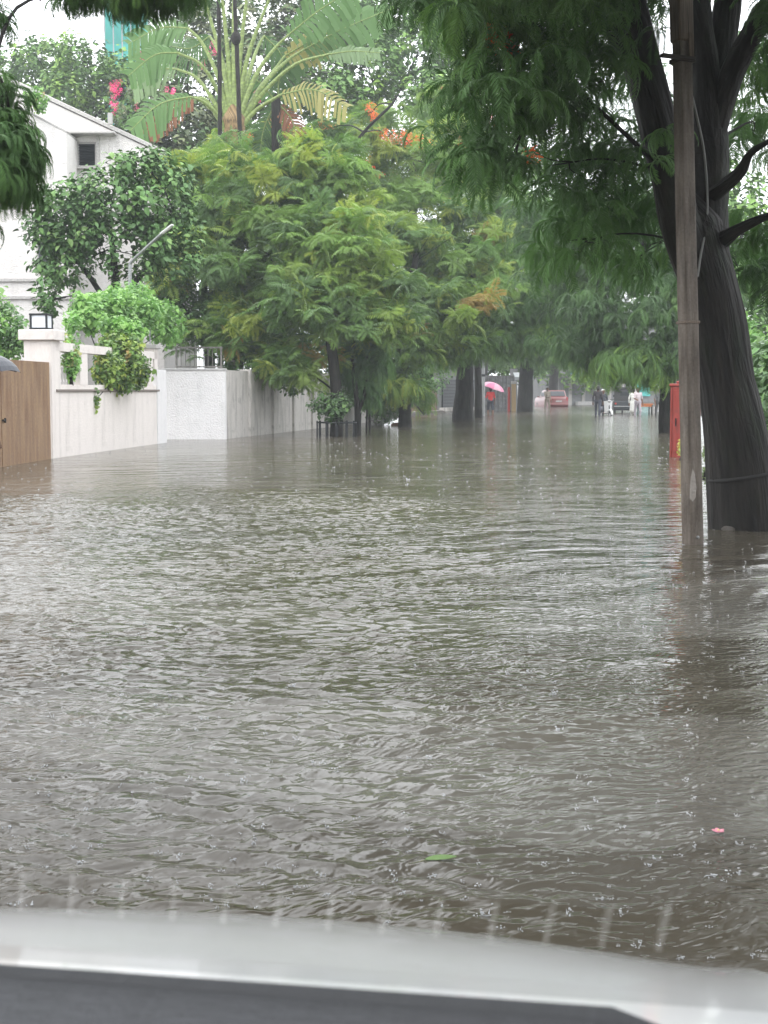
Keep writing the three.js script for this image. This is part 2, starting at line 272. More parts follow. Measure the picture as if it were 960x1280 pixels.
{ // white return wall with a railing on top, and the long wall that runs off beside the trees
  const w = thing('return_wall', 'rough white plaster wall end facing the street with a barred railing on top', 'wall', V(-5.9, 0, -38.4));
  part('wall_body', box(1.68, 2.18, 0.3, 0.84, -0.35, -0.16), whiteWall, w);
  part('coping', box(1.72, 0.05, 0.36, 0.84, 1.832, -0.16, 0.01), whiteWall, w);
  const r = thing('wall_railing', 'rusty barred metal frame standing on the white return wall', 'railing', V(-5.55, 1.883, -38.55));
  const rail = std({ color: lin(0.24, 0.23, 0.21), roughness: 0.6, metalness: 0.4, map: grain(5, 0.6) });
  for (const y of [0.02, 0.53]) part('rail', box(1.26, 0.045, 0.05, 0.62, y, 0), rail, r);
  for (const x of [0.025, 1.215]) part('post', box(0.05, 0.578, 0.045, x, 0, 0.0), rail, r);
  for (let i = 0; i < 9; i++) part('bar', cyl(0.011, 0.011, 0.465, 0.145 + i * 0.12, 0.0655, 0, 6), rail, r);
  const A = V(-4.25, 0, -38.4), B = V(-0.62, 0, -58.6), { l, turn } = frame(A, B);
  const lw = thing('long_wall', 'long grimy plaster compound wall running behind the roadside trees', 'wall', A, turn);
  const R = rng(31); let x = 0.03;
  while (x < l) { const n = Math.min(2.6, l - x); part('wall_panel', box(n - 0.02, 2.18 + 0.02 * R(), 0.24, x + n / 2, -0.35, -0.15 - 0.01 * R()), R() < 0.25 ? plaster : grimyWall, lw); x += n; }
  for (let k = 1; k * 2.6 < l; k++) part('pilaster', box(0.2, 2.24, 0.32, k * 2.6 + 0.02, -0.35, -0.13), grimyWall, lw);
}
// ---------------------------------------------------------------- white gabled house
{
  const D = 47, P = (px, py) => at(px, py, D), sh = (pts) => { const s = new THREE.Shape(); pts.forEach((p, i) => i ? s.lineTo(p[0], p[1]) : s.moveTo(p[0], p[1])); return s; };
  const q = (px, py) => { const v = P(px, py); return [v.x, v.y]; };
  const h = thing('gabled_house', 'white plastered house with a long sloping gable and a small louvred window', 'house', V(0, 0, -D));
  const eR = q(202, 188), apex = q(-170, 14), [x0] = q(-520, 0);
  // gable wall with a hole for the window
  const wall = sh([[x0, -0.4], [eR[0], -0.4], [eR[0], eR[1] - 0.12], [apex[0], apex[1] - 0.12], [x0, q(-520, 178)[1]]]);
  const wa = q(95, 177), wb = q(121, 209), hole = new THREE.Path(); hole.moveTo(wa[0], wb[1]); hole.lineTo(wb[0], wb[1]); hole.lineTo(wb[0], wa[1]); hole.lineTo(wa[0], wa[1]); hole.closePath(); wall.holes.push(hole);
  part('gable_wall', boxUV(new THREE.ExtrudeGeometry(wall, { depth: 0.3, bevelEnabled: false }).translate(0, 0, -0.3)), housePaint, h);
  part('side_wall', box(0.3, eR[1] + 0.1, 8, eR[0] - 0.153, -0.4, -4.305), housePaint, h);
  // roof slopes with a plastered verge
  const slope = (a, b, name) => part(name, bar(V(a[0], a[1], -4.2), V(b[0], b[1], -4.2), 8.5, 0.12), housePaint, h);
  const rs = slope([apex[0], apex[1]], [eR[0] + 0.05, eR[1] - 0.04], 'roof_slope'); slope([apex[0] - 0.01, apex[1] + 0.003], [x0 - 0.3, q(-520, 178)[1] - 0.1], 'roof_slope');
  part('verge', bar(V(apex[0], apex[1] - 0.02, 0.03), V(eR[0] + 0.1, eR[1] - 0.07, 0.03), 0.1, 0.1), whiteTrim, rs);
  part('finial', box(0.14, 0.35, 0.14, q(138, 0)[0], q(0, 158)[1], 0.35, 0.01), whiteTrim, rs);
  // window: frame, dark glass, louvre slats, sill and hood
  const ww = wb[0] - wa[0], wh = wa[1] - wb[1], cx = (wa[0] + wb[0]) / 2;
  const win = part('window', merge([box(0.06, wh - 0.002, 0.12, wa[0] + 0.031, wb[1] + 0.001, -0.1), box(0.06, wh - 0.002, 0.12, wb[0] - 0.031, wb[1] + 0.001, -0.1), box(ww - 0.124, 0.06, 0.12, cx, wb[1] + 0.001, -0.1), box(ww - 0.124, 0.06, 0.12, cx, wa[1] - 0.062, -0.1)]), std({ color: lin(0.4, 0.38, 0.37), roughness: 0.6 }), h);
  part('pane', box(ww - 0.124, wh - 0.124, 0.01, cx, wb[1] + 0.062, -0.17), glassDark, win);
  const slatGeo = new THREE.BoxGeometry(ww - 0.13, 0.075, 0.012).rotateX(-0.7);
  for (let i = 0; i < 8; i++) { const s = part('slat', slatGeo, glassDark, win); s.position.set(cx, wb[1] + 0.11 + i * (wh - 0.2) / 7, -0.1); }
  part('sill', box(ww + 0.2, 0.06, 0.2, cx, wb[1] - 0.062, 0.08), whiteTrim, h);
  for (const s of [-1, 1]) part('surround', box(0.09, wh + 0.2, 0.06, cx + s * (ww / 2 + 0.05), wb[1], 0.033), whiteTrim, h);
  part('window_hood', box(ww + 1.15, 0.07, 0.5, cx + 0.1, q(0, 170)[1], 0.25, 0.02), whiteTrim, h);
  // stair block in front with its own lean-to top
  const f0 = q(-300, 0), fA = at(83, 166, D - 1.6), fB = at(-60, 92, D - 1.6);
  part('front_block', boxUV(new THREE.ExtrudeGeometry(sh([[f0[0], -0.4], [fA.x, -0.4], [fA.x, fA.y], [fB.x, fB.y], [f0[0], fB.y]]), { depth: 1.58, bevelEnabled: false }).translate(0, 0, 0.012)), housePaint, h);
  part('front_coping', bar(V(fB.x, fB.y + 0.06, 0.82), V(fA.x, fA.y + 0.03, 0.8), 1.6, 0.05), whiteTrim, h);
  // floor bands
  for (const py of [352, 374]) part('floor_band', box(fA.x - f0[0] + 0.06, 0.09, 0.08, (fA.x + f0[0]) / 2, at(0, py, D - 1.6).y, 1.633), whiteTrim, h);
  part('floor_band', box(eR[0] - fA.x - 0.02, 0.09, 0.07, (eR[0] + fA.x) / 2, q(0, 380)[1], 0.036), whiteTrim, h);
  // second window low on the gable wall, mostly behind the bush
  const w2 = part('window', box(0.7, 1.1, 0.06, q(47, 0)[0] + 0.55, q(0, 345)[1], 1.62), std({ color: lin(0.4, 0.38, 0.37), roughness: 0.6 }), h);
  part('pane', box(0.58, 0.98, 0.02, q(47, 0)[0] + 0.55, q(0, 345)[1] + 0.06, 1.652), glassDark, w2);
}
// ---------------------------------------------------------------- netted tower far behind
{
  const D = 150, c = at(158, 60, D), t = thing('netted_tower', 'tall building wrapped in teal scaffold netting behind the trees', 'building', V(c.x, 0, c.z));
  const net = std({ color: 0xffffff, map: tex(256, (u, v) => { const k = wrapNoise(u, v, 9, 3, 2, 4) * 0.35; return [0.16 + k * 0.5, 0.6 + k, 0.56 + k]; }, true, 0.08), roughness: 0.8 });
  const topY = at(0, -30, D).y, R = rng(8), R0 = 1.9;
  for (let f = 0; f * 3 < topY; f++) for (let k = 0; k < 4; k++) {
    if (f * 3 < 22) { if (!k) part('storey', box(R0 * 2 - 0.6, 3, R0 * 2 - 0.6, 0, f * 3, 0), std({ color: lin(0.3, 0.3, 0.29), roughness: 0.9 }), t); continue; }
    const g = new THREE.PlaneGeometry(R0 * 2, 2.96, 6, 2), p = g.attributes.position; for (let i = 0; i < p.count; i++) p.setZ(i, 0.25 * fbm(p.getX(i) * 0.6 + k * 7, p.getY(i) * 0.6 + f * 3, 2, 3));
    g.translate(0, f * 3 + 1.5, R0); g.rotateY(k * Math.PI / 2); g.computeVertexNormals(); part('net_sheet', g, net, t);
  }
  for (let k = 0; k < 5; k++) for (const z of [-1, 1]) part('scaffold_pole', cyl(0.07, 0.07, topY, -R0 + 0.15 + k * (R0 * 2 - 0.3) / 4, 0, z * (R0 + 0.45), 6), greyMetal, t);
}
// ---------------------------------------------------------------- leaves
function tri(pos, uvOut, a, b, c) { pos.push(a.x, a.y, a.z, b.x, b.y, b.z, c.x, c.y, c.z); }
function fromTris(pos) { const g = new THREE.BufferGeometry(); g.setAttribute('position', new THREE.Float32BufferAttribute(pos, 3)); g.computeVertexNormals(); return g; }
// a spray of feathery compound leaves round a twig end
function spray({ n, len, pairs, pinna, droop, rise, seed, side = 0.5, wide = 0.26 }) {
  const R = rng(seed), pos = [];
  for (let k = 0; k < n; k++) {
    const az = (k + R() * 0.7) / n * Math.PI * 2, L = len * (0.7 + 0.5 * R()), e0 = rise + (R() - 0.5) * 0.7, dr = droop * (0.7 + 0.6 * R()), roll = (R() - 0.5) * 0.9;
    const h = V(Math.cos(az), 0, Math.sin(az)); let p = h.clone().multiplyScalar(0.03), q = p.clone();
    const steps = pairs, dl = L / steps;
    for (let i = 0; i < steps; i++) {
      const t = (i + 0.5) / steps, e = e0 - dr * t, tan = h.clone().multiplyScalar(Math.cos(e)).add(V(0, Math.sin(e), 0));
      const up = h.clone().multiplyScalar(-Math.sin(e)).add(V(0, Math.cos(e), 0)), s0 = V(0, 0, 0).crossVectors(tan, up).normalize(), s = s0.clone().multiplyScalar(Math.cos(roll)).addScaledVector(up, Math.sin(roll)), u2 = up.clone().multiplyScalar(Math.cos(roll)).addScaledVector(s0, -Math.sin(roll));
      q = p.clone().addScaledVector(tan, dl);
      const pl = pinna * Math.pow(Math.sin(Math.PI * (0.12 + 0.8 * t)), 0.6);
      if (i % 2 === 0) { const w = 0.004; tri(pos, 0, p.clone().addScaledVector(s, w), p.clone().addScaledVector(s, -w), q); }
      for (const sg of [-1, 1]) {
        const d = s.clone().multiplyScalar(sg).addScaledVector(tan, side + 0.15 * R()).addScaledVector(u2, -0.12 - 0.3 * R()).normalize(), l = pl * (0.8 + 0.4 * R());
        const m = p.clone().addScaledVector(d, l * 0.45), tip = p.clone().addScaledVector(d, l).addScaledVector(V(0, -1, 0), l * 0.12), w = l * wide * 0.5, wv = tan.clone().multiplyScalar(w).addScaledVector(u2, w * 0.35);
        const a = m.clone().add(wv), b = m.clone().sub(tan.clone().multiplyScalar(w)).addScaledVector(u2, w * 0.35);
        tri(pos, 0, p, a, tip); tri(pos, 0, p, tip, b);
      }
      p = q;
    }
  }
  return fromTris(pos);
}
// a leafy twig with oval leaves
function sprig({ n, len, leaf, wide, seed, droop = 0.3 }) {
  const R = rng(seed), pos = [];
  for (let k = 0; k < n; k++) {
    const t = (k + 0.5) / n, az = k * 2.4 + R(), o = V((R() - 0.5) * len * 0.5, (t - 0.4) * len, (R() - 0.5) * len * 0.5), e = 0.5 - R() * (0.8 + droop);
    const d = V(Math.cos(az) * Math.cos(e), Math.sin(e), Math.sin(az) * Math.cos(e)), s = V(0, 0, 0).crossVectors(d, V(0, 1, 0)).normalize(), u = V(0, 0, 0).crossVectors(s, d), l = leaf * (0.65 + 0.6 * R()), w = l * wide * 0.5, roll = (R() - 0.5);
    s.multiplyScalar(Math.cos(roll)).addScaledVector(u, Math.sin(roll));
    const b = o.clone().addScaledVector(d, l * 0.15), m = b.clone().addScaledVector(d, l * 0.45).addScaledVector(u, 0.0), tip = b.clone().addScaledVector(d, l).addScaledVector(u, -l * 0.22);
    const a1 = b.clone().addScaledVector(d, l * 0.3).addScaledVector(s, w).addScaledVector(u, w * 0.35), a2 = b.clone().addScaledVector(d, l * 0.68).addScaledVector(s, w * 0.8).addScaledVector(u, w * 0.15 - l * 0.08);
    const c1 = b.clone().addScaledVector(d, l * 0.3).addScaledVector(s, -w).addScaledVector(u, w * 0.35), c2 = b.clone().addScaledVector(d, l * 0.68).addScaledVector(s, -w * 0.8).addScaledVector(u, w * 0.15 - l * 0.08);
    tri(pos, 0, b, a1, m); tri(pos, 0, a1, a2, m); tri(pos, 0, a2, tip, m); tri(pos, 0, b, m, c1); tri(pos, 0, c1, m, c2); tri(pos, 0, c2, m, tip);
  }
  return fromTris(pos);
}
const leafMat = (t = 0.35) => phys({ color: 0xffffff, roughness: 0.92, transmission: t, thickness: 0, clearcoat: 0.22, clearcoatRoughness: 0.4, side: THREE.DoubleSide });
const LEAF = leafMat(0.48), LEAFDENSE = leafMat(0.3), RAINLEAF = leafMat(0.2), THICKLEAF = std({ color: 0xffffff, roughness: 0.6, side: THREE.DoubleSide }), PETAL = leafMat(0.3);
const SP = { // leaf sprays, a few of each kind
  flame: [1, 2, 3].map(s => spray({ n: 6, len: 0.85, pairs: 12, pinna: 0.23, droop: 1.15, rise: 0.3, seed: s, wide: 0.3 })),
  hang: [4, 5, 6].map(s => spray({ n: 5, len: 0.75, pairs: 13, pinna: 0.19, droop: 1.9, rise: 0.1, seed: s, side: 0.8 })),
  weep: [7, 8, 9].map(s => spray({ n: 5, len: 0.6, pairs: 17, pinna: 0.13, droop: 2.0, rise: 0.15, seed: s, side: 0.85, wide: 0.27 })),
  oval: [10, 11, 12].map(s => sprig({ n: 13, len: 0.5, leaf: 0.19, wide: 0.62, seed: s })),
  small: [13, 14, 15].map(s => sprig({ n: 22, len: 0.5, leaf: 0.12, wide: 0.55, seed: s })),
  far: [16, 17, 18].map(s => sprig({ n: 16, len: 0.9, leaf: 0.34, wide: 0.6, seed: s })),
  vine: [19, 20, 21].map(s => sprig({ n: 14, len: 0.34, leaf: 0.13, wide: 0.75, seed: s, droop: 0.8 })),
};
const PAL = { // leaf colours by kind of plant; rain has backlit shade put into its green
  flame: [[0.06, 0.12, 0.02, 3], [0.085, 0.15, 0.022, 4], [0.045, 0.092, 0.02, 3], [0.125, 0.185, 0.028, 3], [0.17, 0.21, 0.03, 1.5], [0.18, 0.13, 0.03, 0.2]],
  street: [[0.06, 0.125, 0.024, 4], [0.085, 0.16, 0.028, 3], [0.045, 0.095, 0.02, 3], [0.12, 0.2, 0.032, 1.5]],
  bush: [[0.045, 0.1, 0.025, 4], [0.065, 0.13, 0.032, 3], [0.038, 0.083, 0.024, 3], [0.1, 0.17, 0.05, 1]],
  bright: [[0.1, 0.2, 0.045, 3], [0.14, 0.25, 0.06, 3], [0.07, 0.15, 0.035, 2]],
  thicket: [[0.06, 0.08, 0.04, 3], [0.085, 0.1, 0.045, 3], [0.055, 0.1, 0.03, 3]],
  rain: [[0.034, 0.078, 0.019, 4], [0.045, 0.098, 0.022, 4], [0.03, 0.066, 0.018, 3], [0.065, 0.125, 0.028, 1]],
  flameflower: [[0.47, 0.085, 0.02, 3], [0.52, 0.14, 0.03, 2], [0.39, 0.05, 0.02, 2]],
  pink: [[0.47, 0.04, 0.16, 3], [0.52, 0.065, 0.2, 2], [0.4, 0.03, 0.13, 2]],
};
function pick(pal, R) { let s = 0; for (const c of pal) s += c[3]; let k = R() * s; for (const c of pal) { k -= c[3]; if (k <= 0) return c; } return pal[0]; }
const tmpM = new THREE.Matrix4(), tmpQ = new THREE.Quaternion(), tmpQ2 = new THREE.Quaternion();
// blobs: [px, py, distance, half-width px, half-height px, half-depth m, count]
function crown(parent, name, kind, palette, blobs, { seed = 1, size = 1, mat = LEAF, lean = 0.5, shell = 0.5, gap = 0.2, few = 1, clump = 0, cr = 0.5 } = {}) {
  const R = rng(seed * 77 + 5), base = parent.position, sets = SP[kind].map(() => []);
  for (const [px, py, d, rx, ry, rz, n] of blobs) {
    const own = px.isVector3, c = own ? px : at(px, py, d), r = own ? py : V(rx * d / F, ry * d / F, rz), count = own ? d : n;
    let hub = null, left = 0, hue = null;
    for (let i = 0; i < count * few; i++) {
      const z = R() * 2 - 1, a = R() * Math.PI * 2, q = Math.sqrt(1 - z * z), rad = Math.pow(R(), 1 / 3) * (1 - shell) + shell * (0.75 + 0.3 * R());
      const o = V(q * Math.cos(a), z, q * Math.sin(a)), p = V(o.x * r.x * rad, o.y * r.y * rad, o.z * r.z * rad).add(c);
      if (clump) { // leaves sit in flat tiers at the branch ends
        if (left-- <= 0) { hub = p.clone(); left = clump * (0.6 + 0.8 * R()); hue = pick(palette, R); }
        p.set(hub.x + (R() + R() - 1) * cr * 1.5, hub.y + (R() + R() - 1) * cr * 0.8, hub.z + (R() + R() - 1) * cr * 1.5);
      }
      if (fbm(p.x * 0.55 + seed, p.y * 0.75, p.z * 0.55, 2) > gap && rad > 0.45) continue;
      if (p.y < 0.12) continue;
      tmpQ.setFromUnitVectors(V(0, 1, 0), V(0, 1, 0).addScaledVector(o, lean * (0.5 + R())).normalize()); tmpQ2.setFromAxisAngle(V(0, 1, 0), R() * Math.PI * 2); tmpQ.multiply(tmpQ2);
      const s = size * (0.65 + 0.6 * R()); tmpM.compose(p.sub(base), tmpQ, V(s, s, s));
      const col = hue && R() < 0.8 ? hue : pick(palette, R), v = 0.82 + 0.36 * R(), k = mat === THICKLEAF ? 1.75 : 2.25;
      sets[(R() * sets.length) | 0].push([tmpM.clone(), lin(col[0] * v * k, col[1] * v * k, col[2] * v * k)]);
    }
  }
  sets.forEach((list, k) => {
    if (!list.length) return;
    const m = new THREE.InstancedMesh(SP[kind][k], mat, list.length); m.name = name; m.userData.kind = 'stuff';
    list.forEach(([x, c], i) => { m.setMatrixAt(i, x); m.setColorAt(i, c); }); m.castShadow = m.receiveShadow = true; parent.add(m);
  });
}
const BARK = std({ color: lin(0.04, 0.037, 0.034), map: barkColor, roughness: 0.8, bumpMap: barkBump, bumpScale: 0.022 });   // rain-soaked bark
const BARKPALE = std({ color: lin(0.16, 0.145, 0.12), map: barkColor, roughness: 0.7, bumpMap: barkBump, bumpScale: 0.03 });       // palm stems
// stems: [[points as [px, py, d]], [radii in m]]; the first starts at the tree's base
function tree({ name = 'tree', label, group, stems, crowns, bark = BARK, seed = 1, twigs = 0.035, category = 'tree' }) {
  const first = stems[0][0][0], base = at(...first).setY(0), t = thing(name, label, category, base, 0, group), R = rng(seed * 13 + 1), rel = [];
  stems.forEach(([pts, rad], i) => {
    const w = pts.map(p => at(...p).sub(base)); if (!i) { w[0].y = -0.4; }
    rel.push(w); part(i ? 'limb' : 'trunk', limb(w, rad, i ? 9 : 14, 0.07, seed + i * 3, 6), bark, t);
  });
  if (twigs) { // boughs from the limbs out to the leaf masses
    const g = [], nodes = rel.flat().filter((p) => p.y > 1.0);
    for (const c of crowns) for (const [px, py, d, rx, ry, rz] of c.blobs) {
      const e = at(px, py, d).sub(base); if (!nodes.length) continue;
      const near = nodes.reduce((a, b) => b.distanceToSquared(e) + (b.y > e.y ? 2 : 0) < a.distanceToSquared(e) + (a.y > e.y ? 2 : 0) ? b : a), l = near.distanceTo(e); if (l > 9) continue;
      const mid = near.clone().lerp(e, 0.5).add(V((R() - 0.5) * l * 0.2, l * 0.08, (R() - 0.5) * l * 0.2));
      g.push(limb([near, mid, e], [twigs, twigs * 0.7, twigs * 0.4], 6, 0.05, R() * 9, 4));
      for (let k = 0; k < 3; k++) { const f = e.clone().add(V((R() - 0.5) * 1.6 * rx * d / F, (R() - 0.4) * 1.5 * ry * d / F, (R() - 0.5) * 1.5 * rz)); g.push(limb([mid.clone().lerp(e, 0.3 + 0.6 * R()), e.clone().lerp(f, 0.4), f], [twigs * 0.5, twigs * 0.35, twigs * 0.2], 5, 0.05, R() * 9, 3)); }
    }
    if (g.length) part('boughs', merge(g), bark, t).userData.kind = 'stuff';
  }
  crowns.forEach((c, i) => crown(t, c.name || 'crown', c.kind, c.pal, c.blobs, { seed: seed * 5 + i, ...c.o }));
  return t;
}
// ---------------------------------------------------------------- the large roadside tree by the pole
const bigTree = tree({
  name: 'rain_tree', label: 'large dark forked tree standing behind the grey pole', bark: BARK, seed: 3, twigs: 0.014,
  stems: [
    [[[938, 662, 13.6], [926, 580, 13.6], [908, 480, 13.6], [893, 380, 13.6], [874, 300, 13.6], [868, 275, 13.6]], [0.36, 0.32, 0.27, 0.25, 0.25, 0.23]],
    [[[890, 380, 13.6], [858, 300, 13.5], [836, 215, 13.4], [812, 110, 13.3], [782, 0, 13.2], [752, -120, 12.9]], [0.19, 0.2, 0.18, 0.17, 0.17, 0.13]],
    [[[890, 370, 13.65], [884, 280, 13.7], [886, 190, 13.8], [880, 90, 13.8], [868, -10, 13.9], [860, -140, 14]], [0.2, 0.2, 0.2, 0.16, 0.14, 0.1]],
    [[[884, 190, 13.8], [893, 110, 13.9], [905, 40, 14], [918, -60, 14.2]], [0.17, 0.15, 0.15, 0.12]],
    [[[888, 180, 13.8], [908, 110, 13.7], [935, 50, 13.6], [975, -10, 13.4], [1060, -90, 13]], [0.13, 0.12, 0.11, 0.1, 0.08]],
    [[[884, 310, 13.7], [902, 300, 13.5], [925, 286, 13.3], [960, 270, 13.1], [1000, 262, 12.9], [1040, 240, 12.7]], [0.1, 0.08, 0.05, 0.035, 0.025, 0.012]],
    [[[884, 250, 13.7], [900, 236, 13.5], [926, 214, 13.3], [938, 192, 13.1], [962, 176, 12.9], [1000, 150, 12.7]], [0.09, 0.075, 0.055, 0.035, 0.022, 0.01]],
    [[[800, 80, 13.3], [752, 25, 13.0], [700, -10, 12.6], [640, -30, 12.3]], [0.1, 0.08, 0.06, 0.04]],
    [[[838, 220, 13.4], [800, 185, 13.2], [752, 140, 13], [700, 95, 12.6]], [0.03, 0.024, 0.018, 0.012]],
  ],
  crowns: [{
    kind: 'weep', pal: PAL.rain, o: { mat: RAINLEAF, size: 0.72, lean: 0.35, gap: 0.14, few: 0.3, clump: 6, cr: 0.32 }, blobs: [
      [560, 12, 12.5, 45, 24, 1, 90], [640, 12, 12, 70, 36, 1.2, 170], [722, 30, 12.6, 45, 50, 1, 130],
      [585, 92, 12.3, 40, 34, 0.8, 80], [650, 100, 12.5, 55, 50, 1, 150], [710, 120, 12.8, 42, 56, 0.8, 120], [760, 150, 14.6, 45, 60, 0.7, 100],
      [640, 196, 12.2, 38, 26, 0.7, 70], [700, 205, 13, 45, 40, 0.8, 90], [765, 240, 14.7, 48, 60, 0.7, 100], [722, 300, 13.4, 45, 36, 0.8, 70], [800, 310, 15.2, 40, 60, 0.6, 70],
      [835, 180, 12.9, 22, 24, 0.2, 10], [880, 60, 16, 60, 60, 1, 40],
      [935, 70, 15.8, 45, 70, 1, 100], [940, 175, 16, 42, 50, 1, 90], [925, 340, 17, 34, 60, 1, 70], [960, 300, 15, 50, 60, 1, 70],
      [620, -110, 12, 130, 70, 2.5, 500], [800, -130, 13, 150, 90, 3, 900], [1010, -40, 13.4, 80, 150, 1.8, 420], [740, -270, 11.5, 200, 110, 3.5, 1300], [1000, -330, 10, 260, 150, 3, 900], [640, -420, 9.5, 160, 90, 2, 300], [1150, -150, 11, 120, 200, 2.5, 500], [950, -620, 8, 300, 150, 2.5, 500],
    ],
  }],
});
{ // orange blossom tufts in the shade tree, the cable along its trunk and the strap round it
  crown(bigTree, 'blossoms', 'small', PAL.flameflower, [[634, 60, 12, 8, 10, 0.2, 5], [612, 50, 12, 8, 10, 0.2, 4], [668, 195, 12, 4, 6, 0.1, 2]], { seed: 4, size: 0.3, mat: PETAL, gap: 9 });
  const b = bigTree.position, c = (px, py, d) => at(px, py, d).sub(b);
  part('strap', new THREE.TorusGeometry(0.332, 0.014, 6, 40).scale(1, 1, 1.4).rotateX(Math.PI / 2).rotateZ(0.16).translate(...c(928, 594, 13.6).toArray()), std({ color: lin(0.035, 0.034, 0.033), roughness: 0.95 }), bigTree);
}
{
  const pts = [[862, 108, 12.9], [872, 150, 13.1], [880, 190, 13.35], [884, 240, 13.42], [883, 280, 13.4], [876, 318, 13.3], [872, 345, 13.25]].map(a => at(...a));
  const t = thing('hanging_cable', 'thin pale cable hanging down along the large forked trunk', 'cable', pts[6].clone());
  part('strand', limb(pts.map(p => p.clone().sub(pts[6])), [0.011, 0.011], 6, 0, 1, 6), std({ color: lin(0.2, 0.2, 0.19), roughness: 0.7 }), t);
}
// ---------------------------------------------------------------- the roadside tree whose branches hang in at the top of the open sky
tree({
  name: 'rain_tree', label: 'dark feathery branches hanging before the white house and open sky', bark: BARK, seed: 8, twigs: 0.02,
  stems: [[[[-520, 680, 12], [-500, 400, 12], [-440, 100, 12], [-330, -150, 12]], [0.4, 0.32, 0.25, 0.18]], [[[-400, 0, 12], [-260, -30, 11.8], [-120, 10, 11.4], [-10, 80, 11.2]], [0.14, 0.1, 0.06, 0.03]], [[[-330, -150, 12], [-160, -130, 12], [20, -90, 12.2], [170, -50, 12.4]], [0.16, 0.11, 0.07, 0.03]]],
  crowns: [{
    kind: 'weep', pal: PAL.rain, o: { mat: RAINLEAF, size: 0.42, lean: 0.2, gap: 0.6, few: 0.7 }, blobs: [
      [4, 120, 11.2, 16, 36, 0.3, 30], [14, 175, 11.2, 26, 40, 0.45, 120], [10, 215, 11.2, 30, 30, 0.45, 130], [-40, 190, 11.3, 50, 90, 0.6, 130],
      [-6, 5, 11.6, 12, 26, 0.3, 20], [90, -14, 12.3, 14, 14, 0.4, 26], [120, -24, 12.4, 20, 16, 0.4, 40], [165, -12, 12.4, 36, 18, 0.5, 90], [215, -22, 12.4, 45, 16, 0.5, 70], [150, -50, 12.4, 90, 14, 0.5, 60],
      [-330, -60, 12, 110, 100, 1.5, 160], [-450, -200, 12, 180, 120, 2, 260],
    ],
  }],
});
// ---------------------------------------------------------------- unseen trees added beside and behind the car: their crowns block sky light
[[7.6, -7, 6.6, 4.6, 'unseen tree added for shade on the verge ahead of the white car'], [9.4, 1, 5.8, 5, 'unseen tree added for shade on the verge beside the white car'], [7.6, 9, 5.6, 5.2, 'unseen tree added for shade on the verge just behind the white car'], [6.5, 22, 6, 5.6, 'unseen tree added for shade on the verge further behind the white car'], [-8.8, 2, 5.4, 4.4, 'unseen tree added for shade before the houses beside the white car'], [-9.4, 13, 5.6, 5.2, 'unseen tree added for shade before the houses behind the white car'], [-10, 26, 6, 5.6, 'unseen tree added for shade before the houses further behind the white car'], [0.5, 31, 7, 6, 'unseen tree added for shade closing the street behind the white car']].forEach(([x, z, h, r, label], i) => {
  const t = thing('added_shade_tree', label, 'tree', V(x, 0, z), 0, 'unseen trees added to shade the street'), R = rng(700 + i), hub = V(-Math.sign(x) * 0.8, h, 0);
  part('trunk', limb([V(0, -0.4, 0), V(0.1, h * 0.4, 0), V(-Math.sign(x) * 0.3, h * 0.75, 0.1), hub], [0.42, 0.33, 0.28, 0.2], 12, 0.07, i + 40, 6), BARK, t);
  const blobs = []; for (let k = 0; k < 7; k++) { const a = k / 7 * 6.28 + R(), c = hub.clone().add(V(Math.cos(a) * r * 0.6 - Math.sign(x) * r * 0.25, (R() - 0.2) * r * 0.5 + 0.6, Math.sin(a) * r * 0.6)); blobs.push([c.clone().add(t.position), V(r * 0.5, r * 0.32, r * 0.5), 60]); part('limb', limb([hub, hub.clone().lerp(c, 0.5).add(V(0, 0.3, 0)), c], [0.14, 0.09, 0.04], 7, 0.05, k, 5), BARK, t); }
  crown(t, 'crown', 'far', PAL.rain, blobs, { seed: 90 + i, size: 2.2, mat: THICKLEAF, gap: 0.6 });
});
// ---------------------------------------------------------------- flame trees along the street side
const FL = 'flame trees along the flooded verge';
tree({
  name: 'flame_tree', label: 'slender flame tree in front of the grimy wall with an iron guard round its foot', group: FL, bark: BARK, seed: 11,
  stems: [[[[421, 546, 41.3], [420, 490, 41.3], [414, 430, 41.5], [404, 350, 42], [398, 270, 43]], [0.2, 0.16, 0.14, 0.12, 0.07]], [[[414, 420, 41.5], [440, 380, 42], [470, 350, 42.5], [500, 330, 43]], [0.08, 0.07, 0.05, 0.03]], [[[408, 380, 41.8], [370, 330, 42.3], [330, 300, 43]], [0.08, 0.06, 0.03]], [[[400, 300, 42.5], [388, 265, 42.6], [376, 240, 42.8]], [0.05, 0.04, 0.03]]],
  crowns: [{ kind: 'flame', pal: PAL.flame, o: { clump: 9, cr: 0.5, few: 1.7, gap: 0.3, size: 0.7, lean: 0.9 }, blobs: [[330, 320, 43, 70, 50, 1.8, 170], [415, 305, 42, 64, 50, 1.7, 170], [400, 370, 41.6, 75, 38, 1.6, 160], [330, 400, 43, 66, 45, 1.5, 130], [468, 375, 42, 55, 45, 1.5, 120], [300, 240, 44, 60, 45, 1.8, 130], [400, 225, 44, 66, 45, 1.8, 150], [370, 455, 42, 36, 24, 0.7, 60], [440, 408, 41.4, 40, 14, 0.8, 40], [260, 210, 46, 50, 36, 1.6, 90]] }],
});
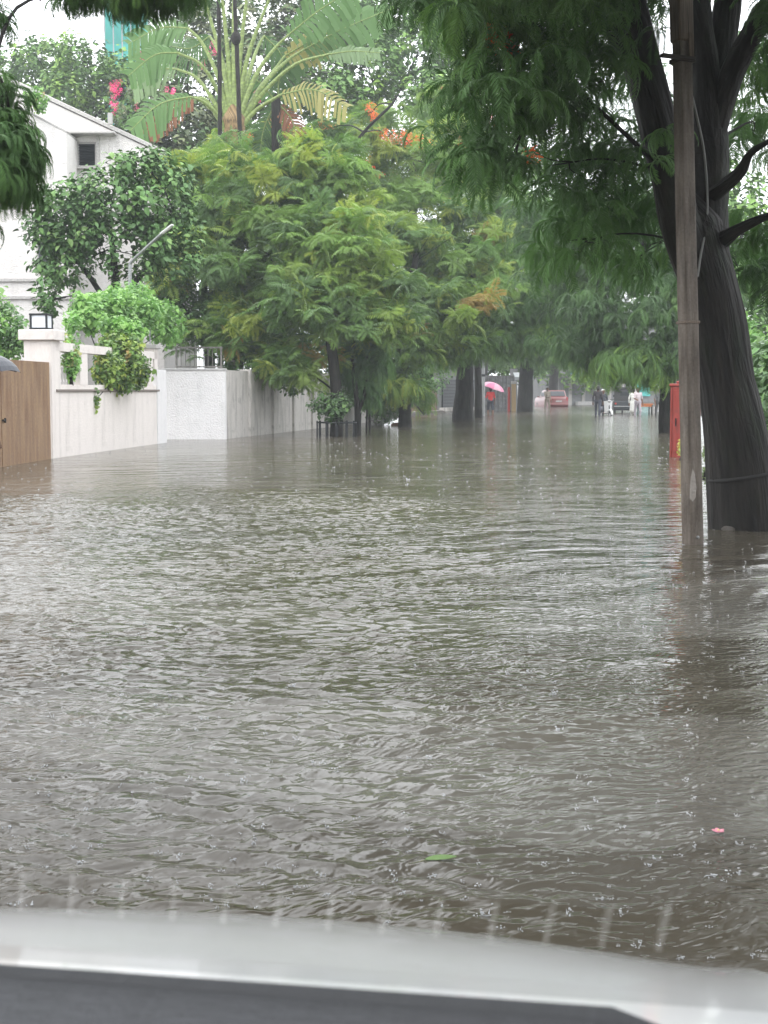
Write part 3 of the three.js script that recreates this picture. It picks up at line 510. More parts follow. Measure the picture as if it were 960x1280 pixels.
tree({
  name: 'flame_tree', label: 'thin twin-stemmed young flame tree standing in the water by the wall pilasters', group: FL, bark: BARK, seed: 12,
  stems: [[[[447, 541, 42.8], [446, 500, 42.8], [440, 450, 43], [450, 400, 43.2]], [0.1, 0.08, 0.06, 0.04]], [[[447, 520, 42.8], [456, 490, 42.9], [458, 450, 43], [466, 410, 43.2]], [0.05, 0.05, 0.04, 0.03]]],
  crowns: [{ kind: 'hang', pal: PAL.bush, blobs: [[455, 440, 43.4, 30, 30, 0.8, 40], [440, 470, 43.4, 18, 24, 0.5, 20], [462, 480, 43.2, 14, 20, 0.4, 14]] }],
});
tree({
  name: 'flame_tree', label: 'flame tree with a short stout trunk past the end of the grimy wall', group: FL, bark: BARK, seed: 13,
  stems: [[[[506, 534, 51.8], [506, 505, 51.8], [504, 460, 52], [508, 400, 52.3], [520, 320, 53]], [0.27, 0.22, 0.2, 0.18, 0.1]], [[[506, 430, 52], [540, 380, 52.6], [570, 330, 54]], [0.12, 0.09, 0.05]], [[[505, 440, 52], [470, 400, 52.6], [455, 350, 54]], [0.1, 0.08, 0.04]]],
  crowns: [{ kind: 'flame', pal: PAL.flame, o: { clump: 9, cr: 0.5, few: 1.7, gap: 0.3, size: 0.7, lean: 0.9 }, blobs: [[515, 330, 53, 70, 55, 2, 190], [565, 395, 52, 55, 40, 1.8, 150], [480, 412, 51.4, 46, 26, 1.4, 90], [585, 310, 55, 60, 60, 2, 170], [520, 262, 56, 70, 45, 2, 170], [545, 430, 51.6, 40, 18, 1.2, 60], [490, 478, 51.6, 36, 20, 0.8, 50], [450, 350, 53, 40, 50, 1.6, 90], [600, 360, 54, 40, 40, 1.4, 80]] }],
});
tree({
  name: 'flame_tree', label: 'flame tree spreading a wide crown of orange blossom behind the grimy wall', group: FL, seed: 14,
  stems: [[[[455, 520, 62], [455, 400, 62], [450, 280, 62], [440, 215, 62]], [0.3, 0.26, 0.2, 0.12]], [[[450, 280, 62], [480, 240, 61], [500, 215, 60], [512, 198, 59.6]], [0.12, 0.1, 0.07, 0.03]], [[[425, 207, 54], [455, 165, 54], [490, 130, 54], [498, 118, 54]], [0.07, 0.06, 0.045, 0.03]], [[[452, 330, 62], [400, 270, 60], [370, 210, 58]], [0.13, 0.1, 0.05]], [[[452, 300, 62], [520, 250, 62], [575, 200, 63]], [0.13, 0.1, 0.05]]],
  crowns: [{ kind: 'flame', pal: PAL.flame, o: { clump: 9, cr: 0.5, few: 1.7, gap: 0.3, size: 0.7, lean: 0.9 }, blobs: [[430, 195, 57, 75, 36, 2, 190], [520, 215, 58, 70, 40, 2, 180], [350, 190, 56, 60, 30, 1.8, 120], [575, 190, 61, 55, 50, 2, 170], [300, 185, 54, 45, 26, 1.4, 80], [560, 140, 66, 45, 45, 2, 120], [480, 160, 64, 40, 26, 1.4, 60], [400, 310, 56, 90, 70, 2, 170], [490, 320, 58, 80, 70, 2, 170], [300, 300, 54, 60, 60, 2, 110], [580, 270, 62, 60, 50, 2, 110]] },
    { name: 'blossoms', kind: 'small', pal: PAL.flameflower, o: { size: 0.55, mat: PETAL, gap: 9, seed: 3 }, blobs: [[408, 160, 56, 10, 5, 0.5, 12], [465, 140, 56, 8, 10, 0.4, 10], [485, 172, 56.4, 32, 6, 1, 34], [510, 178, 56.6, 24, 8, 0.8, 24], [535, 185, 57, 10, 8, 0.5, 10], [440, 215, 55.5, 40, 20, 1, 16], [380, 185, 55, 30, 12, 0.8, 12], [560, 235, 57, 24, 20, 0.8, 12], [620, 150, 60, 12, 10, 0.6, 8], [350, 160, 55, 25, 8, 0.8, 16], [575, 185, 59, 10, 10, 0.6, 8], [305, 172, 53, 12, 5, 0.4, 8], [552, 115, 64, 5, 4, 0.4, 4]] }],
});
tree({
  name: 'flame_tree', label: 'street tree with a thick black trunk flaring into the water beside a pole', group: FL, bark: BARK, seed: 15,
  stems: [[[[579, 526, 62], [580, 500, 62], [581, 470, 62], [584, 430, 62], [590, 380, 62]], [0.48, 0.42, 0.36, 0.3, 0.2]], [[[584, 440, 62], [610, 390, 61], [640, 340, 60]], [0.16, 0.12, 0.06]], [[[585, 420, 62], [560, 390, 61.5], [545, 360, 61]], [0.1, 0.08, 0.04]]],
  crowns: [{ kind: 'hang', pal: PAL.street, o: { size: 0.85, clump: 7, cr: 0.55, few: 1.3 }, blobs: [[600, 385, 61, 55, 45, 2, 160], [640, 330, 60, 60, 55, 2, 190], [566, 428, 59.5, 34, 20, 1.4, 70], [655, 400, 61, 46, 30, 1.8, 110], [620, 424, 60, 40, 14, 1.4, 60], [640, 265, 62, 55, 50, 2, 140], [690, 380, 60, 40, 50, 1.6, 110]] }],
});
tree({
  name: 'street_tree', label: 'slim dark tree trunk close beside the thin grey roadside pole', bark: BARK, seed: 16, group: 'street trees further down the road',
  stems: [[[[598, 521, 68], [598, 490, 68], [597, 455, 68], [600, 410, 68]], [0.2, 0.17, 0.16, 0.1]]],
  crowns: [{ kind: 'hang', pal: PAL.street, o: { size: 1.2 }, blobs: [[600, 420, 69, 36, 18, 1.5, 60], [560, 438, 70, 30, 16, 1.2, 40]] }],
});
tree({
  name: 'street_tree', label: 'wide dark trunk beside the white awning at the bend', bark: BARK, seed: 17, group: 'street trees further down the road',
  stems: [[[[656, 514, 88], [657, 490, 88], [658, 460, 88], [664, 410, 88]], [0.5, 0.46, 0.42, 0.25]], [[[658, 450, 88], [690, 410, 87], [710, 370, 86]], [0.2, 0.14, 0.07]]],
  crowns: [{ kind: 'hang', pal: PAL.street, o: { size: 1.1, clump: 6, cr: 0.8, few: 1.2 }, blobs: [[690, 410, 87, 55, 40, 2.6, 150], [650, 422, 86, 46, 16, 2, 80], [715, 350, 85, 60, 50, 3, 150], [720, 438, 87, 34, 18, 1.8, 60], [680, 300, 90, 70, 60, 3, 150], [640, 440, 88, 26, 8, 1.4, 26]] }],
});
tree({
  name: 'street_tree', label: 'leaning street tree behind the red cabinet with leaves drooping to the water', bark: BARK, seed: 18, group: 'street trees further down the road',
  stems: [[[[836, 541, 44.5], [834, 515, 44.5], [836, 470, 44.5], [842, 400, 44.5], [838, 320, 44.5]], [0.3, 0.25, 0.22, 0.2, 0.14]], [[[841, 410, 44.5], [800, 372, 44.5], [756, 350, 45], [715, 345, 45.5]], [0.1, 0.08, 0.06, 0.03]], [[[840, 350, 44.5], [800, 300, 44.5], [760, 260, 45]], [0.1, 0.08, 0.04]], [[[846, 440, 44.5], [852, 390, 44], [850, 330, 43.6]], [0.08, 0.07, 0.05]]],
  crowns: [{ kind: 'hang', pal: PAL.rain, o: { size: 0.8, clump: 7, cr: 0.5, few: 1.1 }, blobs: [[800, 375, 44, 55, 45, 2, 170], [740, 390, 45, 55, 50, 2, 180], [815, 300, 44, 60, 55, 2, 170], [755, 300, 45, 60, 55, 2, 170], [705, 340, 46, 46, 45, 1.8, 120], [850, 430, 43.4, 36, 40, 1.2, 90], [700, 270, 47, 50, 45, 2, 110], [870, 350, 44, 40, 70, 1.6, 120]] },
    { kind: 'hang', pal: PAL.street, o: { size: 1.0 }, blobs: [[790, 445, 43.6, 45, 24, 1.2, 90], [815, 455, 43.8, 26, 14, 0.8, 40], [765, 446, 44.5, 26, 12, 0.8, 30], [750, 440, 46, 30, 22, 1, 40]] }],
});
// taller trees closing the street behind
const FAR = 'hazy trees closing the far end of the street';
[[600, 100, [[560, 330, 100, 60, 60, 4, 120], [620, 300, 98, 70, 70, 4, 150], [600, 230, 104, 80, 60, 4, 150], [560, 420, 100, 50, 40, 3, 90]], 'tall hazy tree rising behind the thick black trunk'],
 [745, 135, [[700, 430, 132, 50, 40, 5, 120], [740, 380, 135, 60, 50, 5, 150], [700, 340, 140, 60, 50, 5, 130], [760, 450, 133, 40, 30, 4, 90], [720, 470, 131, 40, 20, 3, 70]], 'hazy tree at the end of the flooded street'],
 [690, 118, [[680, 250, 116, 60, 50, 5, 110], [640, 200, 118, 60, 50, 5, 110], [620, 140, 120, 60, 60, 5, 120], [700, 170, 120, 50, 40, 4, 60]], 'tall hazy tree above the bend of the street'],
 [850, 95, [[830, 350, 92, 60, 60, 4, 150], [880, 300, 95, 70, 70, 4, 160], [790, 270, 96, 60, 60, 4, 120], [870, 420, 92, 50, 40, 4, 100], [820, 450, 93, 40, 30, 3, 80], [840, 230, 98, 60, 40, 4, 70]], 'hazy tree behind the leaning street tree'],
 [920, 60, [[920, 380, 58, 50, 60, 3, 130], [940, 300, 60, 50, 60, 3, 110], [960, 430, 56, 40, 40, 2.5, 90], [915, 240, 62, 40, 50, 2, 60]], 'garden tree beyond the large forked trunk'],
].forEach(([px, d, blobs, label], i) => tree({ name: 'background_tree', label, group: FAR, seed: 30 + i, twigs: 0.06, bark: BARK, stems: [[[[px, 488 + EYE * F / d, d], [px + 3, 440, d], [px - 4, 360, d], [px + 5, 290, d]], [0.4, 0.34, 0.28, 0.14]]], crowns: [{ kind: 'far', pal: PAL.street, o: { size: 1.15 * Math.sqrt(d / 90), gap: 0.12, mat: THICKLEAF }, blobs }] }));
const BACK = 'misty trees standing behind the house and palm';
[[35, 92, [[20, 100, 92, 45, 34, 4, 170], [60, 85, 90, 40, 34, 4, 160], [75, 130, 90, 50, 30, 4, 150], [-30, 110, 92, 50, 50, 4, 130]], 'misty round-crowned tree rising over the house roof', PAL.street],
 [110, 84, [[105, 82, 84, 36, 32, 3.5, 150], [95, 120, 84, 46, 30, 3.5, 140], [150, 120, 84, 40, 36, 3.5, 140], [165, 100, 86, 30, 30, 3, 90], [170, 160, 84, 40, 30, 3, 100]], 'misty tree beside the teal netted tower', PAL.street],
 [230, 70, [[225, 160, 68, 50, 34, 3, 170], [270, 120, 70, 60, 50, 3, 150], [200, 190, 66, 40, 30, 2.4, 90], [330, 100, 72, 60, 60, 3, 200], [250, 50, 74, 50, 40, 3, 120], [310, 20, 76, 90, 50, 3, 220], [390, 60, 76, 60, 60, 3, 170], [200, 100, 70, 40, 40, 2, 80]], 'dull purplish thicket behind the fan palm', PAL.thicket],
 [470, 78, [[460, 90, 76, 50, 46, 3, 170], [520, 70, 78, 50, 50, 3, 170], [420, 130, 74, 46, 36, 3, 130], [540, 125, 74, 40, 36, 2.6, 120], [500, 20, 80, 60, 40, 3, 130], [440, 40, 79, 40, 36, 3, 90], [580, 60, 80, 50, 60, 3, 130]], 'misty broad tree above the flame trees', PAL.street],
 [520, 100, [[500, -10, 98, 60, 40, 4, 150], [560, -20, 98, 60, 40, 4, 150], [430, 10, 98, 50, 40, 4, 110], [600, 60, 98, 60, 60, 4, 150]], 'grey misty tree furthest behind the banana leaves', PAL.thicket],
].forEach(([px, d, blobs, label, pal], i) => tree({ name: 'background_tree', label, group: BACK, seed: 50 + i, twigs: 0.06, bark: BARK, stems: [[[[px, 488 + EYE * F / d, d], [px + 3, 400, d], [px - 4, 260, d], [px + 5, 150, d]], [0.4, 0.34, 0.28, 0.12]]], crowns: [{ kind: 'far', pal, o: { size: 0.85 * Math.sqrt(d / 70), gap: i < 2 ? 0.1 : 0.25, mat: THICKLEAF }, blobs }] }));
tree({ name: 'background_tree', label: 'hazy tree behind the grey steel gate and dark shutters', group: FAR, seed: 71, twigs: 0.06, stems: [[[[590, 508, 108], [592, 470, 108], [588, 420, 108]], [0.4, 0.34, 0.2]]], crowns: [{ kind: 'far', pal: PAL.street, o: { size: 1.2, gap: 0.5, mat: THICKLEAF }, blobs: [[560, 440, 106, 40, 30, 4, 140], [610, 440, 106, 44, 34, 4, 170], [650, 450, 110, 36, 30, 4, 120], [530, 460, 104, 30, 26, 3, 90], [600, 400, 110, 60, 30, 4, 120]] }] });
// ---------------------------------------------------------------- garden shrubs behind the walls
tree({
  name: 'garden_tree', label: 'glossy broad-leaved tree in the garden between the house and the street lamp', seed: 61, bark: BARK, twigs: 0.03,
  stems: [[[[150, 520, 38], [150, 440, 38], [146, 370, 38], [140, 300, 38]], [0.16, 0.14, 0.12, 0.07]], [[[148, 400, 38], [100, 330, 38], [70, 300, 37.6]], [0.08, 0.06, 0.03]], [[[148, 380, 38], [200, 310, 38], [220, 270, 38]], [0.08, 0.06, 0.03]]],
  crowns: [{ kind: 'oval', pal: PAL.bush, o: { size: 0.9, gap: 0.24, mat: THICKLEAF }, blobs: [[140, 252, 37.5, 50, 40, 1.3, 120], [90, 275, 37.5, 46, 50, 1.2, 120], [195, 246, 37.8, 48, 48, 1.3, 130], [150, 310, 37.5, 70, 40, 1.4, 140], [80, 330, 37.5, 40, 34, 1, 80], [215, 310, 38, 40, 46, 1.2, 100], [60, 290, 37.3, 28, 26, 0.8, 50], [60, 375, 36.6, 14, 20, 0.5, 20], [150, 214, 37.6, 22, 14, 0.8, 20], [180, 205, 37.6, 24, 12, 0.6, 20]] }],
});
tree({
  name: 'garden_tree', label: 'dense dark-leaved garden tree behind the barred railing', seed: 62, bark: BARK, twigs: 0.03,
  stems: [[[[262, 515, 44.5], [262, 440, 44.5], [255, 350, 45]], [0.2, 0.16, 0.08]], [[[260, 430, 44.5], [220, 370, 44.6], [205, 330, 45]], [0.08, 0.06, 0.03]], [[[260, 420, 44.5], [310, 380, 44.6], [330, 340, 45]], [0.08, 0.06, 0.03]]],
  crowns: [{ kind: 'small', pal: PAL.bush, o: { size: 1.15, gap: 0.25, mat: THICKLEAF }, blobs: [[240, 340, 44, 50, 50, 1.6, 150], [290, 330, 44.4, 45, 50, 1.6, 130], [230, 400, 43.6, 46, 36, 1.5, 130], [290, 410, 43.6, 50, 36, 1.4, 150], [340, 430, 43.4, 46, 34, 1.2, 130], [310, 460, 43.2, 36, 22, 0.8, 80], [365, 470, 43.8, 26, 22, 0.6, 50], [250, 280, 45, 45, 40, 1.6, 100], [205, 350, 43.6, 30, 50, 1.2, 90]] },
    { kind: 'flame', pal: PAL.flame, o: { size: 0.9 }, blobs: [[250, 300, 43.4, 40, 40, 0.8, 50], [210, 330, 43, 24, 30, 0.6, 24], [290, 270, 44, 40, 40, 0.8, 50], [250, 420, 42.6, 30, 30, 0.5, 18]] }],
});
function shrub(name, label, px, py, d, kind, pal, blobs, o = {}, group) {
  const base = at(px, py, d), t = thing(name, label, 'shrub', base, 0, group), g = [], R = rng(px * 3 + 1);
  for (let k = 0; k < 6; k++) { const b = blobs[(R() * blobs.length) | 0], e = at(b[0] + (R() - 0.5) * b[3], b[1] + (R() - 0.5) * b[4], b[2]).sub(base); g.push(limb([V((R() - 0.5) * 0.12, 0, (R() - 0.5) * 0.12), e.clone().multiplyScalar(0.5).add(V(0, 0.1, 0)), e], [0.018, 0.013, 0.006], 5, 0, k, 3)); }
  part('stems', merge(g), BARK, t); crown(t, 'foliage', kind, pal, blobs, { seed: px + 3, ...o }); return t;
}
shrub('garden_shrub', 'light green shrub spilling over the top of the pierced wall', 130, 470, 33.2, 'vine', PAL.bright, [[110, 395, 33, 22, 16, 0.5, 90], [140, 385, 33.6, 30, 18, 0.6, 130], [170, 395, 34.4, 30, 20, 0.6, 120], [125, 415, 32, 26, 16, 0.4, 90], [150, 420, 32.4, 30, 18, 0.4, 110], [195, 400, 36.5, 20, 26, 0.7, 80], [215, 410, 37, 16, 30, 0.5, 60], [90, 405, 31.5, 10, 8, 0.3, 24], [165, 370, 35, 26, 10, 0.6, 50], [105, 378, 33, 14, 8, 0.4, 24]], { gap: 0.12 });
shrub('wall_creeper', 'creeper tumbling through the opening of the pierced wall', 150, 478, 32.0, 'vine', PAL.flame, [[150, 450, 31.9, 30, 26, 0.4, 150], [135, 465, 31.2, 18, 18, 0.3, 70], [172, 465, 32.6, 16, 18, 0.3, 60], [150, 480, 31.8, 20, 8, 0.25, 30], [118, 500, 30.3, 4, 12, 0.06, 8], [150, 435, 32, 26, 14, 0.4, 80]], { gap: 0.6, size: 0.85 });
shrub('wall_plant', 'small yellowish plant behind the balusters of the pierced wall', 88, 482, 28.9, 'vine', [...PAL.bright, [0.16, 0.16, 0.05, 2]], [[88, 455, 28.9, 9, 20, 0.25, 46], [90, 432, 29, 8, 8, 0.2, 14]], { gap: 0.6, size: 0.7 });
shrub('garden_hedge', 'tall dense hedge behind the long grimy wall', 440, 524, 64, 'small', PAL.bush, [[400, 460, 56, 50, 40, 1.5, 150], [450, 455, 62, 50, 44, 1.5, 160], [500, 455, 68, 40, 40, 1.5, 130], [350, 440, 52, 40, 40, 1.2, 110], [530, 470, 76, 34, 30, 1.5, 90], [420, 400, 60, 60, 40, 1.5, 120]], { gap: 0.6, size: 1.5, mat: THICKLEAF });
shrub('garden_shrub', 'pale leafy bush rising behind the brown gate', 2, 470, 29.5, 'oval', [...PAL.bright, ...PAL.bush], [[6, 410, 29.5, 22, 26, 0.6, 70], [14, 435, 29.5, 18, 14, 0.5, 40], [-6, 385, 29.5, 14, 22, 0.5, 30], [22, 425, 29.2, 9, 14, 0.3, 18]], { gap: 0.6, size: 0.62 });
shrub('verge_plant', 'bushy plant growing inside the iron guard at the slender trunk', 418, 530, 40.9, 'oval', PAL.rain, [[415, 512, 40.9, 20, 12, 0.35, 34], [400, 508, 40.9, 12, 10, 0.3, 12], [430, 505, 41, 10, 12, 0.3, 12], [408, 498, 41, 8, 8, 0.2, 6]], { gap: 0.9, size: 0.7 });
shrub('verge_bush', 'round dark bush at the end of the grimy wall', 482, 529, 54, 'small', PAL.rain, [[482, 512, 54, 22, 16, 0.7, 60], [470, 505, 55, 16, 18, 0.6, 40], [495, 500, 54.5, 18, 16, 0.6, 40]], { gap: 0.8 });
shrub('verge_bush', 'spiky leafed plant beside the stout short trunk', 530, 518, 70, 'hang', PAL.flame, [[528, 496, 70, 16, 14, 0.6, 24], [495, 478, 51.2, 26, 14, 0.7, 36]], { gap: 0.8, size: 0.9 });
shrub('roof_weed', 'wild weed growing out of the house roof valley', 50, 140, 45.2, 'vine', [...PAL.bright, [0.2, 0.14, 0.06, 2]], [[48, 126, 45.2, 11, 13, 0.3, 36], [38, 122, 45.2, 8, 10, 0.2, 14]], { gap: 0.9, size: 0.8 });
shrub('cabinet_plant', 'small yellow-green weed at the foot of the red cabinet', 853, 576, 27.2, 'vine', [[0.28, 0.27, 0.05, 3], [0.16, 0.22, 0.05, 2]], [[850, 575, 27.2, 6, 14, 0.12, 26], [853, 555, 27.2, 4, 10, 0.1, 12], [848, 590, 27, 6, 5, 0.1, 10]], { gap: 0.9, size: 0.42 });
shrub('trunk_weed', 'thin pale weed between the pole and the large trunk', 884, 600, 14.4, 'vine', [[0.14, 0.18, 0.08, 3], [0.09, 0.14, 0.05, 2]], [[884, 590, 14.4, 4, 16, 0.08, 14], [882, 570, 14.4, 3, 10, 0.06, 6]], { gap: 0.9, size: 0.28 });
[[945, 470, 30, [[950, 470, 30, 24, 40, 1, 80], [940, 520, 29, 20, 24, 0.8, 50], [965, 530, 28, 30, 40, 1, 70]], PAL.rain, 'dark garden shrub behind the foot of the large trunk', 'oval'],
 [938, 440, 34, [[940, 440, 34, 14, 30, 0.7, 40], [955, 450, 34, 14, 20, 0.7, 26], [928, 415, 35, 8, 16, 0.5, 16]], PAL.bright, 'pale shrub glimpsed past the large trunk', 'oval'],
].forEach(([px, py, d, blobs, pal, label, kind]) => shrub('garden_shrub', label, px, 488 + EYE * F / d, d, kind, pal, blobs, { gap: 0.6, size: 0.9 }));
shrub('garden_hedge', 'leafy hedge along the verge past the large forked trunk', 1040, 560, 24, 'oval', PAL.bush, [[1010, 470, 26, 50, 50, 1, 110], [1090, 470, 24, 60, 60, 1, 130], [1180, 480, 22, 70, 70, 1, 150], [1300, 480, 20, 80, 90, 1.2, 170], [1450, 490, 18, 90, 110, 1.2, 190]], { gap: 0.7, size: 1.2, mat: THICKLEAF });
[[1090, 32, [[1070, 330, 32, 80, 70, 2.5, 150], [1150, 280, 33, 90, 80, 2.5, 170], [1030, 260, 34, 60, 60, 2, 90]], 'garden tree over the hedge past the large forked trunk'], [1330, 24, [[1300, 260, 24, 120, 110, 2.5, 190], [1420, 200, 24, 120, 110, 2.5, 170], [1250, 150, 25, 90, 90, 2, 120]], 'wide garden tree over the near end of the verge hedge']].forEach(([px, d, blobs, label], i) => tree({ name: 'garden_tree', label, seed: 80 + i, twigs: 0.04, stems: [[[[px, 488 + EYE * F / d, d], [px + 4, 420, d], [px - 5, 330, d], [px + 6, 250, d]], [0.24, 0.2, 0.16, 0.08]]], crowns: [{ kind: 'far', pal: PAL.street, o: { size: 0.75, gap: 0.3, mat: THICKLEAF }, blobs }] }));
{ // pink bougainvillea climbing behind the house
  const t = shrub('bougainvillea', 'bright pink bougainvillea hanging behind the white gable', 180, 300, 58, 'vine', PAL.thicket, [[175, 130, 58, 40, 40, 1, 40]], { gap: 0.9 });
  crown(t, 'blossoms', 'small', PAL.pink, [[143, 122, 57, 5, 20, 0.3, 26], [147, 108, 57, 6, 8, 0.3, 10], [190, 110, 57.5, 8, 5, 0.3, 6], [212, 116, 57.5, 6, 6, 0.3, 9], [176, 70, 59, 6, 5, 0.3, 8], [265, 62, 60, 9, 12, 0.5, 16], [322, 120, 60, 6, 8, 0.4, 8], [172, 135, 57.5, 4, 8, 0.2, 4], [250, 80, 60, 5, 8, 0.3, 6]], { seed: 9, size: 0.42, mat: PETAL, gap: 9 });
}
// ---------------------------------------------------------------- fan palm and banana leaves
function paddle(pts, width, R, torn = 0.4, hang = 0.5) { // a long blade along pts, split into strips as wind-torn leaves are
  width *= 1.5; torn *= 0.7; const curve = new THREE.CatmullRomCurve3(pts), n = 16, pos = [];
  for (let i = 0; i < n; i++) {
    const t0 = i / n, t1 = (i + 1 - torn * R() * 0.6) / n, a = curve.getPoint(t0), b = curve.getPoint(t1), tan = b.clone().sub(a).normalize();
    let s = V(0, 0, 0).crossVectors(tan, V(0.25, 0.3, 1)).normalize();
    for (const sg of [-1, 1]) {
      const w = width * 0.5 * Math.pow(Math.sin(Math.PI * (0.08 + 0.88 * t0)), 0.5) * (0.85 + 0.3 * R()), dr = hang * (0.6 + 0.8 * R()) * w;
      const o = s.clone().multiplyScalar(sg * w * 0.92).add(V(0, -dr * (sg * s.y > 0 ? 0.4 : 1), 0)).addScaledVector(tan, w * (0.35 + 0.15 * R())).add(V(0, 0, (R() - 0.5) * w * 0.6));
      const a1 = a.clone().addScaledVector(o, 0.5).add(V(0, w * 0.12, 0)), b1 = b.clone().addScaledVector(o, 0.5).add(V(0, w * 0.12, 0)), a2 = a.clone().add(o), b2 = b.clone().addScaledVector(o, 0.97).addScaledVector(tan, -0.01);
      tri(pos, 0, a, b, b1); tri(pos, 0, a, b1, a1); tri(pos, 0, a1, b1, b2); tri(pos, 0, a1, b2, a2);
    }
  }
  return fromTris(pos);
}
{
  const D = 51, base = at(292, 522, D).setY(0), R = rng(90), t = thing('fan_palm', 'tall fan palm with yellow-green leaf stalks spread over the flame trees', 'palm', base);
  const rel = (px, py, dz = 0) => at(px, py, D + dz).sub(base);
  part('trunk', limb([V(0, -0.3, 0), rel(290, 400), rel(293, 260), rel(294, 185)], [0.2, 0.18, 0.17, 0.22], 12, 0.03, 4, 6), BARKPALE, t);
  part('leaf_base', limb([rel(294, 188), rel(293, 165), rel(292, 148)], [0.24, 0.36, 0.4], 12, 0.08, 4, 4).scale(1, 1, 1), std({ color: lin(0.3, 0.2, 0.09), map: grain(12, 0.9, 30, 6, 1), roughness: 0.7 }), t);
  const stalk = std({ color: lin(0.3, 0.4, 0.12), map: grain(13, 0.4, 6, 20, 1), roughness: 0.55 });
  const L = { g: [leafMat(0.4), [0.1, 0.21, 0.055]], d: [leafMat(0.4), [0.08, 0.17, 0.05]], y: [leafMat(0.4), [0.34, 0.32, 0.1]], b: [leafMat(0.15), [0.24, 0.1, 0.05]], p: [leafMat(0.4), [0.2, 0.3, 0.14]] };
  for (const k in L) L[k][0].color.setRGB(...L[k][1]);
  const leaf = (stem, blade, w, kind, torn, hang) => {
    const m = part('leaf', paddle(blade.map(b => rel(...b)), w, R, torn, hang), L[kind][0], t);
    part('leaf_stalk', limb(stem.map(s => rel(...s)), [0.1, 0.075, 0.055, 0.04], 7, 0.02, 2, 5), stalk, m);
    part('midrib', limb(blade.map(b => rel(...b)), [0.03, 0.012], 5, 0, 1, 4), stalk, m);
  };
  leaf([[286, 160, 0.1], [275, 120, 0], [250, 80, -0.4], [222, 66, -0.6]], [[222, 66, -0.6], [195, 68, -0.8], [160, 95, -1]], 0.75, 'g', 0.3, 0.7);
  leaf([[284, 162, 0.1], [266, 125, 0.2], [244, 96, 0.4], [220, 86, 0.6]], [[220, 86, 0.6], [195, 88, 0.8], [166, 112, 1.0]], 0.6, 'p', 0.3, 0.9);
  leaf([[282, 165, -0.1], [270, 142, -0.4], [252, 126, -0.8], [238, 121, -1]], [[238, 121, -1], [200, 130, -1.3], [162, 164, -1.5]], 0.7, 'g', 0.6, 0.8);
  leaf([[282, 163, 0], [268, 140, 0], [256, 124, 0], [242, 122, 0]], [[242, 122, 0], [210, 140, 0.1], [180, 168, 0.2]], 0.5, 'b', 0.9, 0.9);
  leaf([[300, 160, 0], [320, 138, 0], [345, 122, -0.3], [352, 118, -0.4]], [[352, 118, -0.4], [392, 112, -0.7], [434, 134, -1]], 0.7, 'y', 1.3, 0.8);
  leaf([[300, 155, 0.2], [330, 115, 0.2], [370, 80, 0], [410, 68, -0.2]], [[410, 68, -0.2], [440, 64, -0.3], [475, 66, -0.4]], 0.4, 'p', 0.5, 0.6);
  leaf([[288, 150, 0], [270, 90, 0.2], [250, 50, 0.4], [235, 35, 0.5]], [[235, 35, 0.5], [200, 35, 0.8], [160, 55, 1]], 0.9, 'g', 0.3, 0.7);
  leaf([[290, 150, 0], [276, 70, 0], [262, 20, 0], [255, -10, 0]], [[255, -10, 0], [240, -50, 0.2], [215, -90, 0.4]], 0.95, 'g', 0.4, 0.3);
  leaf([[291, 150, 0], [284, 60, 0], [278, 0, 0], [274, -40, 0]], [[274, -40, 0], [268, -90, 0], [255, -140, 0]], 0.95, 'd', 0.4, 0.2);
  leaf([[292, 150, 0], [292, 60, 0], [292, 0, 0], [292, -40, 0]], [[292, -40, 0], [292, -100, 0], [290, -150, 0]], 0.95, 'g', 0.4, 0.2);
  leaf([[294, 150, 0], [301, 60, 0], [308, 0, 0], [312, -40, 0]], [[312, -40, 0], [322, -90, 0], [340, -130, 0]], 0.95, 'd', 0.4, 0.2);
  leaf([[295, 150, 0], [310, 70, 0], [328, 20, 0], [340, -10, 0]], [[340, -10, 0], [362, -40, 0], [400, -70, 0]], 0.95, 'g', 0.4, 0.3);
  leaf([[297, 152, 0], [322, 90, 0], [344, 60, 0.1], [360, 44, 0.1]], [[360, 44, 0.1], [400, 12, -0.2], [446, -16, -0.4]], 1.0, 'g', 0.4, 0.5);
  leaf([[299, 155, 0], [330, 105, 0.4], [360, 75, 0.8], [380, 62, 1]], [[380, 62, 1], [420, 40, 1.2], [486, 12, 1.4]], 0.95, 'g', 0.4, 0.5);
  leaf([[299, 155, 0], [325, 110, 0.6], [345, 85, 1], [356, 70, 1.2]], [[356, 70, 1.2], [390, 52, 1.3], [420, 52, 1.4]], 0.7, 'y', 0.7, 0.7);
  leaf([[289, 150, 0], [282, 90, 0.6], [268, 55, 1.2], [262, 45, 1.4]], [[262, 45, 1.4], [240, 60, 1.8], [215, 58, 2.2]], 0.8, 'd', 0.4, 0.8);
  leaf([[297, 150, 0], [312, 90, 0.6], [322, 60, 1.2], [330, 45, 1.4]], [[330, 45, 1.4], [352, 70, 1.8], [350, 110, 2.2]], 0.7, 'd', 0.6, 0.8);
  // fruiting stump beside it
  const s0 = at(346, 522, 53).setY(0), s = thing('banana_plant', 'dark stemmed banana plant beside the fan palm', 'plant', s0), r2 = (px, py, dz = 0) => at(px, py, 53 + dz).sub(s0);
  part('stem', limb([V(0, -0.3, 0), r2(346, 400), r2(347, 250), r2(345, 125)], [0.24, 0.22, 0.2, 0.18], 10, 0.05, 7, 6), BARK, s);
